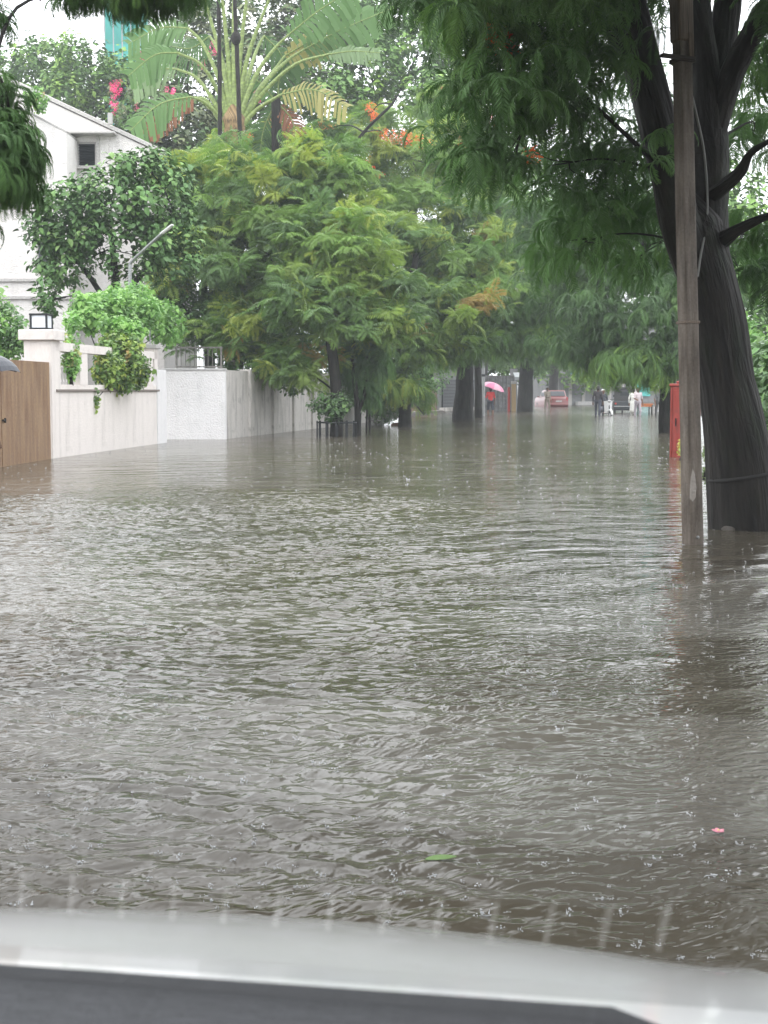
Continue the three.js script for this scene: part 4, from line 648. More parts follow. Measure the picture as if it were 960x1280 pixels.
  for (const [a, b, c, k] of [[[348, 130], [365, 150], [372, 185], 'b'], [[343, 132], [330, 160], [325, 190], 'd'], [[346, 128], [380, 110], [400, 130], 'd'], [[344, 126], [320, 100], [300, 110], 'g'], [[347, 126], [352, 90], [390, 70], 'd']]) {
    const m = part('leaf', paddle([a, b, c].map(p => r2(...p)), 0.6, R, 0.8, 0.6), L[k][0], s); part('midrib', limb([a, b, c].map(p => r2(...p)), [0.035, 0.015], 5, 0, 1, 4), stalk, m);
  }
  // two bare dark stems in front of the fan
  for (const [x0, x1, lab] of [[276, 273, 'straight bare dark palm stem crossing the fan palm'], [301, 293, 'leaning bare dark palm stem with a knob crossing the fan palm']]) {
    const b = at(x0, 530, 48).setY(0), q = thing('bare_stem', lab, 'tree stem', b), m = (px, py) => at(px, py, 48).sub(b);
    part('stem', limb([V(0, -0.3, 0), m(x0, 300), m(x0 - 1, 185), m((x0 + x1) / 2, 90), m(x1, -20), m(x1 - 2, -160)], [0.1, 0.08, 0.075, 0.07, 0.065, 0.05], 8, 0.12, x0, 8), BARK, q);
    if (x1 === 293) part('knob', new THREE.SphereGeometry(0.16, 10, 8).scale(1, 1.5, 1).translate(...m(295, 48).toArray()), BARK, q);
    crown(q, 'crown', 'hang', PAL.rain, [[x1 - 4, -170, 48, 40, 20, 1, 24]], { seed: x0, size: 1.4 });
  }
}
// ---------------------------------------------------------------- utility pole by the large tree
{
  const b = onWater(866, 680), t = thing('utility_pole', 'weathered grey-brown square pole standing in the water before the large tree', 'pole', b, 0.5);
  const mat = std({ color: 0xffffff, roughness: 0.8, bumpMap: barkBump, bumpScale: 0.008, map: tex(512, (u, v) => { const k = wrapNoise(u, v, 24, 2, 3, 4) * 0.14 + wrapNoise(u, v, 4, 3, 8, 4) * 0.2 + wrapNoise(u, v, 60, 60, 4, 2) * 0.06, m = clamp(wrapNoise(u, v, 6, 5, 5, 4) * 2, 0, 1); return [lerp(0.42, 0.33, m) + k, lerp(0.385, 0.305, m) + k, lerp(0.35, 0.285, m) + k]; }, true, 0.8) });
  const up = at(850, -60, 12.3).sub(b), s = V(up.x / up.y, 1, up.z / up.y), top = s.clone().multiplyScalar(5.8);
  const shaft = new RoundedBoxGeometry(0.152, 6.3, 0.125, 3, 0.02, ); { const p = shaft.attributes.position; for (let i = 0; i < p.count; i++) { const y = p.getY(i) + 3.15 - 0.5, k = 1 - 0.025 * y, n = 0.004 * noise3.noise(p.getX(i) * 9, y * 1.3, p.getZ(i) * 9); p.setXYZ(i, p.getX(i) * (k + n * 8), y, p.getZ(i) * (k + n * 8)); } shaft.computeVertexNormals(); }
  const lean = new THREE.Quaternion().setFromUnitVectors(V(0, 1, 0), top.clone().applyAxisAngle(V(0, 1, 0), -0.5).normalize());
  const body = new THREE.Group(); t.quaternion.multiply(lean);
  part('shaft', boxUV(shaft), mat, t);
  const hAt = (py) => at(858, py, 12.25).y, sleeve = std({ color: lin(0.2, 0.15, 0.11), map: grain(19, 0.8, 20, 4), roughness: 0.6, metalness: 0.2 });
  part('sleeve', box(0.16, 1.2, 0.135, 0, hAt(52), 0, 0.02), sleeve, t);
  part('sleeve_lip', box(0.05, 0.2, 0.012, 0.04, hAt(72), 0.068), sleeve, t);
  part('bracket', merge([box(0.34, 0.03, 0.05, -0.12, hAt(77), 0.085, 0.006), box(0.17, 0.04, 0.15, 0, hAt(78), 0, 0.008)]), std({ color: lin(0.05, 0.04, 0.035), roughness: 0.7, metalness: 0.4 }), t);
  part('joint_band', box(0.158, 0.025, 0.13, 0, hAt(405), 0, 0.006), sleeve, t);
  // spalled patch showing pale mortar
  const sh = new THREE.Shape([[0, 0], [0.02, -0.02], [0.05, 0.01], [0.062, 0.09], [0.05, 0.2], [0.03, 0.25], [0.012, 0.18], [0.004, 0.1]].map(a => new THREE.Vector2(...a)));
  part('spalled_patch', new THREE.ExtrudeGeometry(sh, { depth: 0.006, bevelEnabled: true, bevelSize: 0.004, bevelThickness: 0.003, bevelSegments: 1 }).translate(-0.068, hAt(622), 0.058), std({ color: lin(0.34, 0.31, 0.28), roughness: 0.9, bumpMap: stuccoBump, bumpScale: 0.01 }), t);
  part('bolt', new THREE.SphereGeometry(0.016, 8, 6).translate(0.0, 0.06, 0.064), greyMetal, t);
}
{ // thin pole down the street
  const b = onWater(604, 520), t = thing('roadside_pole', 'thin pale metal pole beside the person with the pink umbrella', 'pole', b);
  part('shaft', cyl(0.09, 0.07, 6.6, 0, -0.4, 0, 10), greyMetal, t); part('band', cyl(0.1, 0.1, 0.12, 0, 2.0, 0, 10), darkMetal, t); part('cap', cyl(0.085, 0.04, 0.1, 0, 6.2, 0, 10), greyMetal, t);
}
{ // red roadside cabinet
  const b = onWater(856, 571), t = thing('roadside_cabinet', 'tall red painted metal cabinet standing in the water behind the grey pole', 'cabinet', b, -0.42);
  const red = std({ color: 0xffffff, map: tex(256, (u, v) => { const k = wrapNoise(u, v, 16, 4, 3, 4) * 0.2, m = clamp(wrapNoise(u, v, 7, 7, 8, 4) * 2 - 0.2, 0, 1) * 0.25; return [0.55 + k * 0.6 - m * 0.4, 0.2 + k * 0.4, 0.165 + k * 0.4]; }, true, 1), roughness: 0.5 });
  part('body', box(0.52, 1.72, 0.4, 0, -0.35, 0, 0.015), red, t);
  part('cap', box(0.56, 0.06, 0.44, 0, 1.372, 0, 0.02), red, t); part('cap_ridge', box(0.34, 0.05, 0.24, 0, 1.433, 0, 0.02), red, t);
  const d = part('door', box(0.42, 1.2, 0.02, 0.02, 0.1, 0.208, 0.006), red, t);
  part('handle', box(0.02, 0.16, 0.03, -0.14, 0.6, 0.232, 0.006), darkMetal, d);
  for (const y of [0.22, 1.12]) part('hinge', cyl(0.012, 0.012, 0.09, 0.235, y, 0.215, 8), darkMetal, d);
  for (const x of [-0.235, 0.245]) part('trim_strip', box(0.03, 1.36, 0.024, x, 0.0, 0.209), red, t);
  part('notice_plate', box(0.08, 0.11, 0.006, 0.12, 0.62, 0.2225), std({ color: lin(0.6, 0.35, 0.06), roughness: 0.6 }), d);
}
{ // street lamp behind the wall
  const b = at(162, 520, 36).setY(0), t = thing('street_lamp', 'thin galvanised street lamp with an angled arm behind the pierced wall', 'street lamp', b), r = (px, py, dz = 0) => at(px, py, 36 + dz).sub(b);
  const e = r(162.5, 330), h0 = r(203, 291, -0.5), h1 = r(212, 284, -0.6);
  part('post', limb([V(0, -0.2, 0), r(162, 420), e], [0.055, 0.05, 0.045], 10, 0, 1, 4), greyMetal, t);
  part('arm', limb([e, e.clone().lerp(h0, 0.06).add(V(0, 0.02, 0)), h0], [0.045, 0.04, 0.035], 8, 0, 1, 6), greyMetal, t);
  const dir = h1.clone().sub(h0), head = new RoundedBoxGeometry(0.1, 0.05, 0.42, 3, 0.02); head.applyMatrix4(new THREE.Matrix4().lookAt(h1, h0, V(0, 1, 0))); head.translate(...h0.clone().lerp(h1, 0.6).toArray());
  const hd = part('lamp_head', head, std({ color: lin(0.6, 0.6, 0.6), roughness: 0.4 }), t);
  const lens = new THREE.BoxGeometry(0.07, 0.008, 0.26); lens.applyMatrix4(new THREE.Matrix4().lookAt(h1, h0, V(0, 1, 0))); lens.translate(...h0.clone().lerp(h1, 0.6).add(V(0, -0.032, 0)).toArray()); part('lens', lens, std({ color: lin(0.7, 0.7, 0.65), roughness: 0.2 }), hd);
}
{ // iron guard round the slender tree
  const b = onWater(421, 546).add(V(0, 0, 0)), t = thing('tree_guard', 'low black iron guard round the slender flame tree', 'tree guard', b);
  for (let k = 0; k < 12; k++) { const a = k / 12 * Math.PI * 2; part('bar', box(0.045, 0.75, 0.02, Math.cos(a) * 0.55, -0.3, Math.sin(a) * 0.55), darkMetal, t); }
  part('ring', new THREE.TorusGeometry(0.55, 0.018, 6, 36).rotateX(Math.PI / 2).translate(0, 0.4, 0), darkMetal, t);
  [[450, 541.5], [458, 540], [462, 539.5]].forEach(([px, py], i) => { const p = onWater(px, py), q = thing('wooden_stake', ['short dark stake nearest the thin twin-stemmed tree', 'middle-height dark stake between its two neighbours', 'tallest dark stake beside the grimy wall'][i], 'stake', p, 0, 'stakes by the tree guard'); part('stake', limb([V(0, -0.3, 0), V(0.01, 0.3, 0), V(0.02, 0.6 + i * 0.1, 0.02)], [0.035, 0.03, 0.026], 7, 0.1, i, 4), BARK, q); });
}
{ // stones and soil at the foot of the large tree
  const R = rng(4);
  [[938, 657, 0.13, lin(0.12, 0.075, 0.055), 'reddish brown stone at the foot of the large forked trunk'], [914, 663, 0.06, lin(0.2, 0.18, 0.16), 'small pale stone at the waterline of the large trunk'], [497, 532, 0.16, lin(0.2, 0.11, 0.085), 'broken brick lump beside the stout short trunk']].forEach(([px, py, r, c, label]) => {
    const p = onWater(px, py), g = new THREE.IcosahedronGeometry(r, 3), a = g.attributes.position; for (let i = 0; i < a.count; i++) { const k = 1 + 0.5 * fbm(a.getX(i) / r * 1.3 + px, a.getY(i) / r * 1.3, a.getZ(i) / r * 1.3, 3); a.setXYZ(i, a.getX(i) * k * 1.5, a.getY(i) * k * 0.6, a.getZ(i) * k); } g.computeVertexNormals();
    const m = part(numbered('stone'), g, std({ color: c, roughness: 0.7, bumpMap: stuccoBump, bumpScale: 0.02 }), scene); m.position.copy(p).setY(r * 0.15); m.userData = { label, category: 'stone' };
  });
}
{ // things adrift
  const p = onWater(550, 1076), sh = new THREE.Shape(); sh.moveTo(-0.045, 0); sh.bezierCurveTo(-0.02, 0.028, 0.02, 0.026, 0.05, 0); sh.bezierCurveTo(0.02, -0.026, -0.02, -0.024, -0.045, 0);
  const g = new THREE.ExtrudeGeometry(sh, { depth: 0.0012, bevelEnabled: false, curveSegments: 10 }).rotateX(-Math.PI / 2), a = g.attributes.position; for (let i = 0; i < a.count; i++) a.setY(i, a.getY(i) + 0.004 + Math.abs(a.getZ(i)) * 0.28 + 0.5 * a.getX(i) * a.getX(i) * 3); g.computeVertexNormals();
  const t = thing('floating_leaf', 'single green leaf floating on the brown water', 'leaf', p, 0.3); part('blade', g, std({ color: lin(0.13, 0.24, 0.05), roughness: 0.5 }), t); part('stalk', rod(V(-0.045, 0.007, 0), V(-0.07, 0.004, 0.006), 0.0012, 5), std({ color: lin(0.2, 0.2, 0.08), roughness: 0.6 }), t);
  const f = thing('floating_blossom', 'single pink blossom floating on the brown water', 'flower', onWater(898, 1042), 0.4), pg = new THREE.SphereGeometry(0.011, 8, 5).scale(1, 0.3, 0.65).translate(0.011, 0.006, 0).rotateZ(0.25);
  const pm = std({ color: lin(0.75, 0.25, 0.34), roughness: 0.6 }); for (let k = 0; k < 5; k++) { const m = part('petal', pg, pm, f); m.rotation.y = k * Math.PI * 0.4; } part('centre', new THREE.SphereGeometry(0.005, 6, 5).translate(0, 0.009, 0), std({ color: lin(0.7, 0.5, 0.2), roughness: 0.6 }), f);
}
{ // rain hitting the water: ragged little tufts of spray, beads and low rims
  const R = rng(66), drop = phys({ color: lin(0.8, 0.82, 0.84), roughness: 0.2, transmission: 0.4, thickness: 0.003, ior: 1.33 });
  const kinds = [0, 1, 2, 3].map(k => {
    const g = [], n = 3 + ((R() * 5) | 0);
    for (let i = 0; i < n; i++) { const h = 0.005 + 0.012 * R() * R(), a = R() * 6.28, o = 0.003 + 0.009 * R(); g.push(new THREE.ConeGeometry(0.0012 + 0.0018 * R(), h, 5).translate(0, h / 2, 0).rotateZ(-0.7 * R()).translate(o, 0, 0).rotateY(a)); }
    for (let i = 0; i < 2 + k; i++) { const r = 0.0013 + 0.0016 * R(); g.push(new THREE.SphereGeometry(r, 6, 4).scale(1.3, 0.9, 1).translate((R() - 0.5) * 0.03, 0.004 + 0.018 * R() * R(), (R() - 0.5) * 0.02)); }
    if (k > 2) g.push(new THREE.TorusGeometry(0.011, 0.0009, 5, 14, 2.5 + R() * 2.5).rotateX(Math.PI / 2).rotateY(R() * 6).scale(1, 1.6, 1).translate(0, 0.0006, 0));
    return merge(g);
  });
  kinds.forEach((geo) => {
    const n = 420, m = new THREE.InstancedMesh(geo, drop, n); m.name = numbered('rain_splashes'); m.userData = { kind: 'stuff', label: 'small white raindrop splashes scattered over the flood water', category: 'splash', group: 'raindrop splashes' };
    for (let i = 0; i < n; i++) {
      const d = 3.2 + 34 * Math.pow(R(), 1.7), x = (R() * 2 - 1) * (d * 0.3 + 0.4) + 0.4, s = (0.6 + 1.1 * R() * R() * R()) * (0.95 + d * 0.03); tmpM.compose(V(x, 0, -d), tmpQ.setFromAxisAngle(V(0, 1, 0), R() * 6.28), V(s * 1.2, s * (0.45 + 0.8 * R()), s)); m.setMatrixAt(i, tmpM);
    }
    m.castShadow = m.receiveShadow = true; scene.add(m);
  });
}
// ---------------------------------------------------------------- people
// one continuous body from tapered bones; tags colour it: s skin, t top, b bottoms, h hair, w wrap (second cloth)
function bodyMesh(bones, col, res = 84) {
  const lo = V(9, 9, 9), hi = V(-9, -9, -9); for (const [a, b, r1, r2] of bones) { for (const [p, r] of [[a, r1], [b, r2]]) { lo.min(p.clone().subScalar(r + 0.05)); hi.max(p.clone().addScalar(r + 0.05)); } }
  const c = lo.clone().add(hi).multiplyScalar(0.5), half = Math.max(hi.x - lo.x, hi.y - lo.y, hi.z - lo.z) / 2, mc = new MarchingCubes(res, new THREE.MeshStandardMaterial(), false, false, 60000);
  mc.isolation = 0; const hs = res / 2, pre = bones.map(([a, b, r1, r2, tag]) => ({ a, d: b.clone().sub(a), l2: Math.max(1e-9, b.distanceToSquared(a)), r1, r2, tag, lo: a.clone().min(b).subScalar(Math.max(r1, r2) + 0.12), hi: a.clone().max(b).addScalar(Math.max(r1, r2) + 0.12) })), p = V(0, 0, 0);
  const dist = (k) => { const x = p.x - k.a.x, y = p.y - k.a.y, z = p.z - k.a.z, t = clamp((x * k.d.x + y * k.d.y + z * k.d.z) / k.l2, 0, 1); return Math.hypot(x - k.d.x * t, y - k.d.y * t, z - k.d.z * t) - lerp(k.r1, k.r2, t); };
  for (let z = 0; z < res; z++) for (let y = 0; y < res; y++) for (let x = 0; x < res; x++) {
    p.set((x - hs) / hs * half + c.x, (y - hs) / hs * half + c.y, (z - hs) / hs * half + c.z); let d = 0.2;
    for (const k of pre) { if (p.x < k.lo.x || p.x > k.hi.x || p.y < k.lo.y || p.y > k.hi.y || p.z < k.lo.z || p.z > k.hi.z) continue; const e = dist(k), w = 0.03, h = Math.max(w - Math.abs(d - e), 0) / w; d = Math.min(d, e) - h * h * w * 0.25; }
    mc.field[x + y * res + z * res * res] = -d;
  }
  mc.update(); const n = mc.count, g = new THREE.BufferGeometry(), P = new Float32Array(n * 3), C = new Float32Array(n * 3);
  for (let i = 0; i < n; i++) { p.set(mc.positionArray[i * 3] * half + c.x, mc.positionArray[i * 3 + 1] * half + c.y, mc.positionArray[i * 3 + 2] * half + c.z); P.set([p.x, p.y, p.z], i * 3); let best = 9, tag = 't'; for (const k of pre) { const e = dist(k); if (e < best) { best = e; tag = k.tag; } } C.set(col[tag], i * 3); }
  g.setAttribute('position', new THREE.BufferAttribute(P, 3)); g.setAttribute('color', new THREE.BufferAttribute(C, 3)); g.setAttribute('normal', new THREE.BufferAttribute(new Float32Array(mc.normalArray.slice(0, n * 3)), 3)); g.computeVertexNormals(); return g;
}
const cloth = std({ color: 0xffffff, vertexColors: true, roughness: 0.8, side: THREE.DoubleSide });
const SKIN = [0.16, 0.09, 0.06], HAIR = [0.02, 0.018, 0.016];
function figure({ h = 1.62, armL = 'down', armR = 'down', stride = 0.1, seat = false, skirt = false, legs = 's', sleeve = 'short' }) {
  const k = h / 1.65, B = [], J = (x, y, z) => V(x * k, y * k, z * k), add = (a, b, r1, r2, t) => B.push([a, b, r1 * k, r2 * k, t]);
  const hip = seat ? 0.52 : 0.9, dy = hip - 0.9, dz = seat ? -0.05 : 0;
  for (const s of [-1, 1]) {
    const hp = J(s * 0.09, hip, 0), kn = seat ? J(s * 0.13, hip + 0.02, 0.42) : J(s * 0.1, 0.48, s * stride), an = seat ? J(s * 0.13, 0.1, 0.4) : J(s * 0.1, 0.08, s * stride * 0.7 - 0.04);
    add(hp, kn, 0.088, 0.062, 'b'); add(kn, kn.clone().lerp(an, 0.45), 0.058, 0.056, legs); add(kn.clone().lerp(an, 0.45), an, 0.055, 0.036, legs); add(an, an.clone().add(J(s * 0.02, -0.04, 0.14)), 0.036, 0.03, 's');
    const sh = J(s * 0.17, 1.38 + dy, dz), pose = s < 0 ? armR : armL; let el, wr;
    if (pose === 'up') { el = J(s * 0.2, 1.14 + dy, 0.1 + dz); wr = J(s * 0.1, 1.3 + dy, 0.24 + dz); } else if (pose === 'front') { el = J(s * 0.22, 1.12 + dy, 0.1 + dz); wr = J(s * 0.2, 1.06 + dy, 0.36 + dz); } else { el = J(s * 0.23, 1.12 + dy, -0.03 + dz); wr = J(s * 0.24, 0.88 + dy, 0.06 + dz); }
    add(sh, el, 0.055, 0.042, 't'); add(el, el.clone().lerp(wr, 0.5), 0.04, 0.036, sleeve === 'long' ? 't' : 's'); add(el.clone().lerp(wr, 0.5), wr, 0.036, 0.027, sleeve === 'long' ? 't' : 's');
    const hd = wr.clone().sub(el).normalize(), palm = wr.clone().addScaledVector(hd, 0.07 * k); add(wr, palm, 0.03, 0.034, 's'); for (let f = 0; f < 4; f++) add(palm, palm.clone().addScaledVector(hd, (0.075 - 0.008 * Math.abs(f - 1.5)) * k).add(J((f - 1.5) * 0.02, -0.01, 0.012)), 0.014, 0.012, 's'); add(wr.clone().addScaledVector(hd, 0.03 * k), wr.clone().addScaledVector(hd, 0.07 * k).add(J(-s * 0.04, 0, 0.02)), 0.014, 0.012, 's');
  }
  add(J(-0.07, hip + 0.04, 0), J(0.07, hip + 0.04, 0), 0.115, 0.115, 'b'); add(J(0, hip + 0.12, dz / 2), J(0, 1.18 + dy, dz), 0.13, 0.14, 't'); add(J(-0.08, 1.3 + dy, dz), J(0.08, 1.3 + dy, dz), 0.105, 0.105, 't'); add(J(-0.15, 1.37 + dy, dz), J(0.15, 1.37 + dy, dz), 0.06, 0.06, 't');
  if (skirt) add(J(0, 0.85, 0), J(0, 0.5, 0), 0.17, 0.2, 'b');
  add(J(0, 1.4 + dy, dz), J(0, 1.5 + dy, 0.015 + dz), 0.05, 0.048, 's'); add(J(0, 1.53 + dy, 0.03 + dz), J(0, 1.57 + dy, 0.025 + dz), 0.072, 0.08, 's'); add(J(0, 1.515 + dy, 0.1 + dz), J(0, 1.545 + dy, 0.1 + dz), 0.014, 0.01, 's'); for (const s of [-1, 1]) add(J(s * 0.082, 1.54 + dy, 0.02 + dz), J(s * 0.085, 1.56 + dy, 0.02 + dz), 0.016, 0.016, 's');
  add(J(0, 1.6 + dy, -0.005 + dz), J(0, 1.56 + dy, -0.04 + dz), 0.088, 0.085, 'h'); return B;
}
function person(label, px, py, opt, col, turn, sink = 0.28, group) {
  const b = px.isVector3 ? px : onWater(px, py), t = thing('person', label, 'person', b.clone().setY(-sink), turn, group);
  part('body', bodyMesh(figure(opt), { s: SKIN, h: HAIR, ...col }), cloth, t); return t;
}
function umbrella(label, pos, tilt, colors, r = 0.52) {
  const t = thing('umbrella', label, 'umbrella', pos); t.quaternion.setFromUnitVectors(V(0, 1, 0), tilt.clone().normalize());
  const n = 8, top = 0.78, mats = colors.map(c => phys({ color: lin(...c), roughness: 0.6, transmission: 0.3, side: THREE.DoubleSide }));
  for (let k = 0; k < n; k++) {
    const pos2 = [], S = 6, Q = 4, pt = (u, v) => { const a = (k + u) / n * Math.PI * 2, sag = 1 - 0.06 * Math.sin(Math.PI * u) * v, rr = r * Math.sin(v * 1.25) / Math.sin(1.25) * sag; return V(Math.cos(a) * rr, top - r * 0.55 * (1 - Math.cos(v * 1.45)) + 0.02 * Math.sin(Math.PI * u) * v * v, Math.sin(a) * rr); };
    for (let i = 0; i < S; i++) for (let j = 0; j < Q; j++) { const A = pt(j / Q, i / S), B = pt((j + 1) / Q, i / S), C = pt((j + 1) / Q, (i + 1) / S), D = pt(j / Q, (i + 1) / S); tri(pos2, 0, A, B, C); tri(pos2, 0, A, C, D); }
    const m = part('panel', fromTris(pos2), mats[k % mats.length], t);
    part('rib', limb([0, 0.35, 0.7, 1].map(v => pt(0, v).add(V(0, -0.006, 0))), [0.004, 0.004], 4, 0, 1, 3), darkMetal, m);
  }
  part('shaft', cyl(0.007, 0.007, 0.85, 0, -0.02, 0, 6), greyMetal, t); part('ferrule', cyl(0.008, 0.003, 0.06, 0, top + 0.005, 0, 6), darkMetal, t); part('handle', cyl(0.014, 0.014, 0.12, 0, -0.12, 0, 8), darkMetal, t); return t;
}
{
  const bw = onWater(613, 518);
  person('person in a red shirt and dark shorts wading under a pink umbrella', 613, 518, { h: 1.66, armL: 'up', armR: 'down' }, { t: [0.55, 0.05, 0.05], b: [0.03, 0.035, 0.05] }, Math.PI + 0.3, 0.22);
  umbrella('pink and red umbrella tilted over the person in red', bw.clone().add(V(-0.02, 0.98, -0.2)), V(0.36, 1, 0.1), [[0.7, 0.2, 0.36], [0.72, 0.4, 0.5]], 0.66);
  const bl = onWater(-22, 600);
  person('person in dark clothes at the brown gate under a black umbrella', -22, 600, { h: 1.68, armL: 'up' }, { t: [0.03, 0.03, 0.04], b: [0.02, 0.02, 0.025] }, 2.6, 0.28);
  umbrella('dark blue-grey umbrella in front of the brown gate', bl.clone().add(V(-0.05, 1.08, -0.22)), V(0.04, 1, 0), [[0.055, 0.06, 0.075], [0.045, 0.05, 0.065]], 0.56);
  person('person in pale beige clothes standing before the red car', 684, 514, { h: 1.66, armR: 'front', sleeve: 'long', legs: 'b' }, { t: [0.36, 0.3, 0.25], b: [0.33, 0.27, 0.22] }, 0.5, 0.2);
  person('person in dark clothes wading beside the scooter', 747, 520, { h: 1.68, stride: 0.16, legs: 'b', sleeve: 'long' }, { t: [0.035, 0.03, 0.035], b: [0.05, 0.055, 0.075] }, 2.9, 0.2);
  person('person in a pale pink shirt by the orange table', 797, 520, { h: 1.64, legs: 'b', armR: 'front' }, { t: [0.55, 0.48, 0.5], b: [0.4, 0.36, 0.4] }, 0.2, 0.22);
  person('person wrapped in white cloth beside the person in pink', 791.5, 519, { h: 1.6, legs: 'b', skirt: true, sleeve: 'long' }, { t: [0.7, 0.7, 0.66], b: [0.66, 0.66, 0.62] }, 2.8, 0.22);
  person('person in grey holding a white umbrella near the leaning tree', 823, 519, { h: 1.62, armL: 'up', legs: 'b' }, { t: [0.16, 0.17, 0.17], b: [0.06, 0.06, 0.06] }, 0.3, 0.22);
  umbrella('white umbrella near the leaning street tree', onWater(823, 519).add(V(-0.1, 0.96, 0.2)), V(0.1, 1, 0.2), [[0.75, 0.76, 0.78]], 0.42);
}
// ---------------------------------------------------------------- vehicles far down the street
const tyre = std({ color: lin(0.02, 0.02, 0.02), roughness: 0.8 }), rimM = std({ color: lin(0.4, 0.4, 0.4), roughness: 0.4, metalness: 0.7 });
function wheel(parent, x, y, z, r, w) { const m = part('wheel', new THREE.TorusGeometry(r * 0.78, r * 0.24, 8, 20).scale(1, 1, w / (r * 0.5)).rotateY(Math.PI / 2).translate(x, y, z), tyre, parent); part('rim', new THREE.CylinderGeometry(r * 0.58, r * 0.58, w * 0.7, 14).rotateZ(Math.PI / 2).translate(x, y, z), rimM, m); }
function hatchback(label, pos, turn, paint) {
  const t = thing('parked_car', label, 'car', pos, turn), prof = (pts, w, bev) => { const g = new THREE.ExtrudeGeometry(new THREE.Shape(pts.map(p => new THREE.Vector2(...p))), { depth: w - bev * 2, bevelEnabled: true, bevelSize: bev, bevelThickness: bev, bevelSegments: 3, curveSegments: 6 }); g.translate(0, 0, -(w - bev * 2) / 2); g.rotateY(Math.PI / 2); return toCreasedNormals(g, 0.7); };
  part('body', prof([[-1.8, 0.32], [-1.82, 0.62], [-1.62, 0.86], [-0.85, 0.95], [1.55, 0.98], [1.8, 0.85], [1.84, 0.4], [1.7, 0.26], [-1.7, 0.26]], 1.62, 0.06), paint, t);
  const cab = part('cabin', prof([[-0.85, 0.96], [-0.2, 1.42], [0.3, 1.48], [1.2, 1.45], [1.66, 0.98]], 1.42, 0.07), paint, t);
  const gl = std({ color: lin(0.02, 0.025, 0.03), roughness: 0.1 });
  part('windscreen', bar(V(0, 1.02, 0.86), V(0, 1.4, 0.3), 1.24, 0.03), gl, cab); part('rear_window', bar(V(0, 1.42, -1.28), V(0, 1.06, -1.64), 1.2, 0.03).translate(0, 0.02, -0.03), gl, cab);
  for (const s of [-1, 1]) { part('side_window', box(0.02, 0.32, 1.5, s * 0.715, 1.04, -0.35), gl, cab); part('headlight', new RoundedBoxGeometry(0.3, 0.14, 0.06, 2, 0.025).translate(s * 0.58, 0.7, 1.78), rimM, t); part('tail_light', new RoundedBoxGeometry(0.16, 0.3, 0.06, 2, 0.025).translate(s * 0.68, 0.85, -1.86), std({ color: lin(0.4, 0.02, 0.02), roughness: 0.3 }), t); part('mirror', new RoundedBoxGeometry(0.18, 0.12, 0.08, 2, 0.03).translate(s * 0.88, 1.02, 0.6), paint, t); for (const z of [-1.15, 1.15]) wheel(t, s * 0.74, 0.28, z, 0.3, 0.18); }
  part('rear_bumper', box(1.5, 0.18, 0.1, 0, 0.34, -1.87, 0.04), paint, t); part('number_plate', box(0.5, 0.11, 0.012, 0, 0.62, -1.93), whiteTrim, t); return t;
}
const gloss = (c) => phys({ color: lin(...c), roughness: 0.35, clearcoat: 0.8, clearcoatRoughness: 0.1 });
hatchback('small red hatchback parked past the white awning', onWater(689, 508.5).setY(-0.22), Math.PI + 0.2, gloss([0.22, 0.035, 0.03]));
{ // three-wheeled taxi
  const t = thing('auto_rickshaw', 'dark three-wheeled taxi standing behind the waders', 'rickshaw', onWater(779, 516).setY(-0.15), Math.PI - 0.1), dk = std({ color: lin(0.03, 0.035, 0.04), roughness: 0.5 }), hood = std({ color: lin(0.035, 0.035, 0.035), roughness: 0.7 });
  part('body', box(1.25, 0.55, 1.3, 0, 0.3, -0.35, 0.08), dk, t); part('nose', box(0.6, 0.7, 0.5, 0, 0.32, 0.75, 0.12), dk, t);
  const hd = part('hood', box(1.2, 0.14, 1.7, 0, 1.5, -0.15, 0.06), hood, t); for (const s of [-1, 1]) { part('hood_post', rod(V(s * 0.56, 0.8, -0.9), V(s * 0.55, 1.53, -0.9), 0.025), hood, hd); part('hood_post', rod(V(s * 0.3, 0.9, 0.85), V(s * 0.5, 1.53, 0.6), 0.022), hood, hd); }
  part('rear_curtain', box(1.14, 0.66, 0.03, 0, 0.852, -0.94), hood, hd); part('rear_window', box(0.5, 0.22, 0.012, 0, 1.15, -0.962), glassDark, hd); part('front_glass', bar(V(0, 1.0, 0.88), V(0, 1.48, 0.72), 0.8, 0.012), glassDark, t);
  part('bumper', box(1.2, 0.06, 0.06, 0, 0.5, -1.04, 0.02), greyMetal, t); for (const s of [-1, 1]) { wheel(t, s * 0.52, 0.22, -0.6, 0.22, 0.12); part('tail_light', box(0.1, 0.1, 0.03, s * 0.5, 0.64, -1.0, 0.01), std({ color: lin(0.4, 0.03, 0.02), roughness: 0.3 }), t); } wheel(t, 0, 0.22, 0.85, 0.22, 0.1); part('headlight', new THREE.CylinderGeometry(0.08, 0.07, 0.06, 12).rotateX(Math.PI / 2).translate(0, 0.85, 1.01), rimM, t);
}
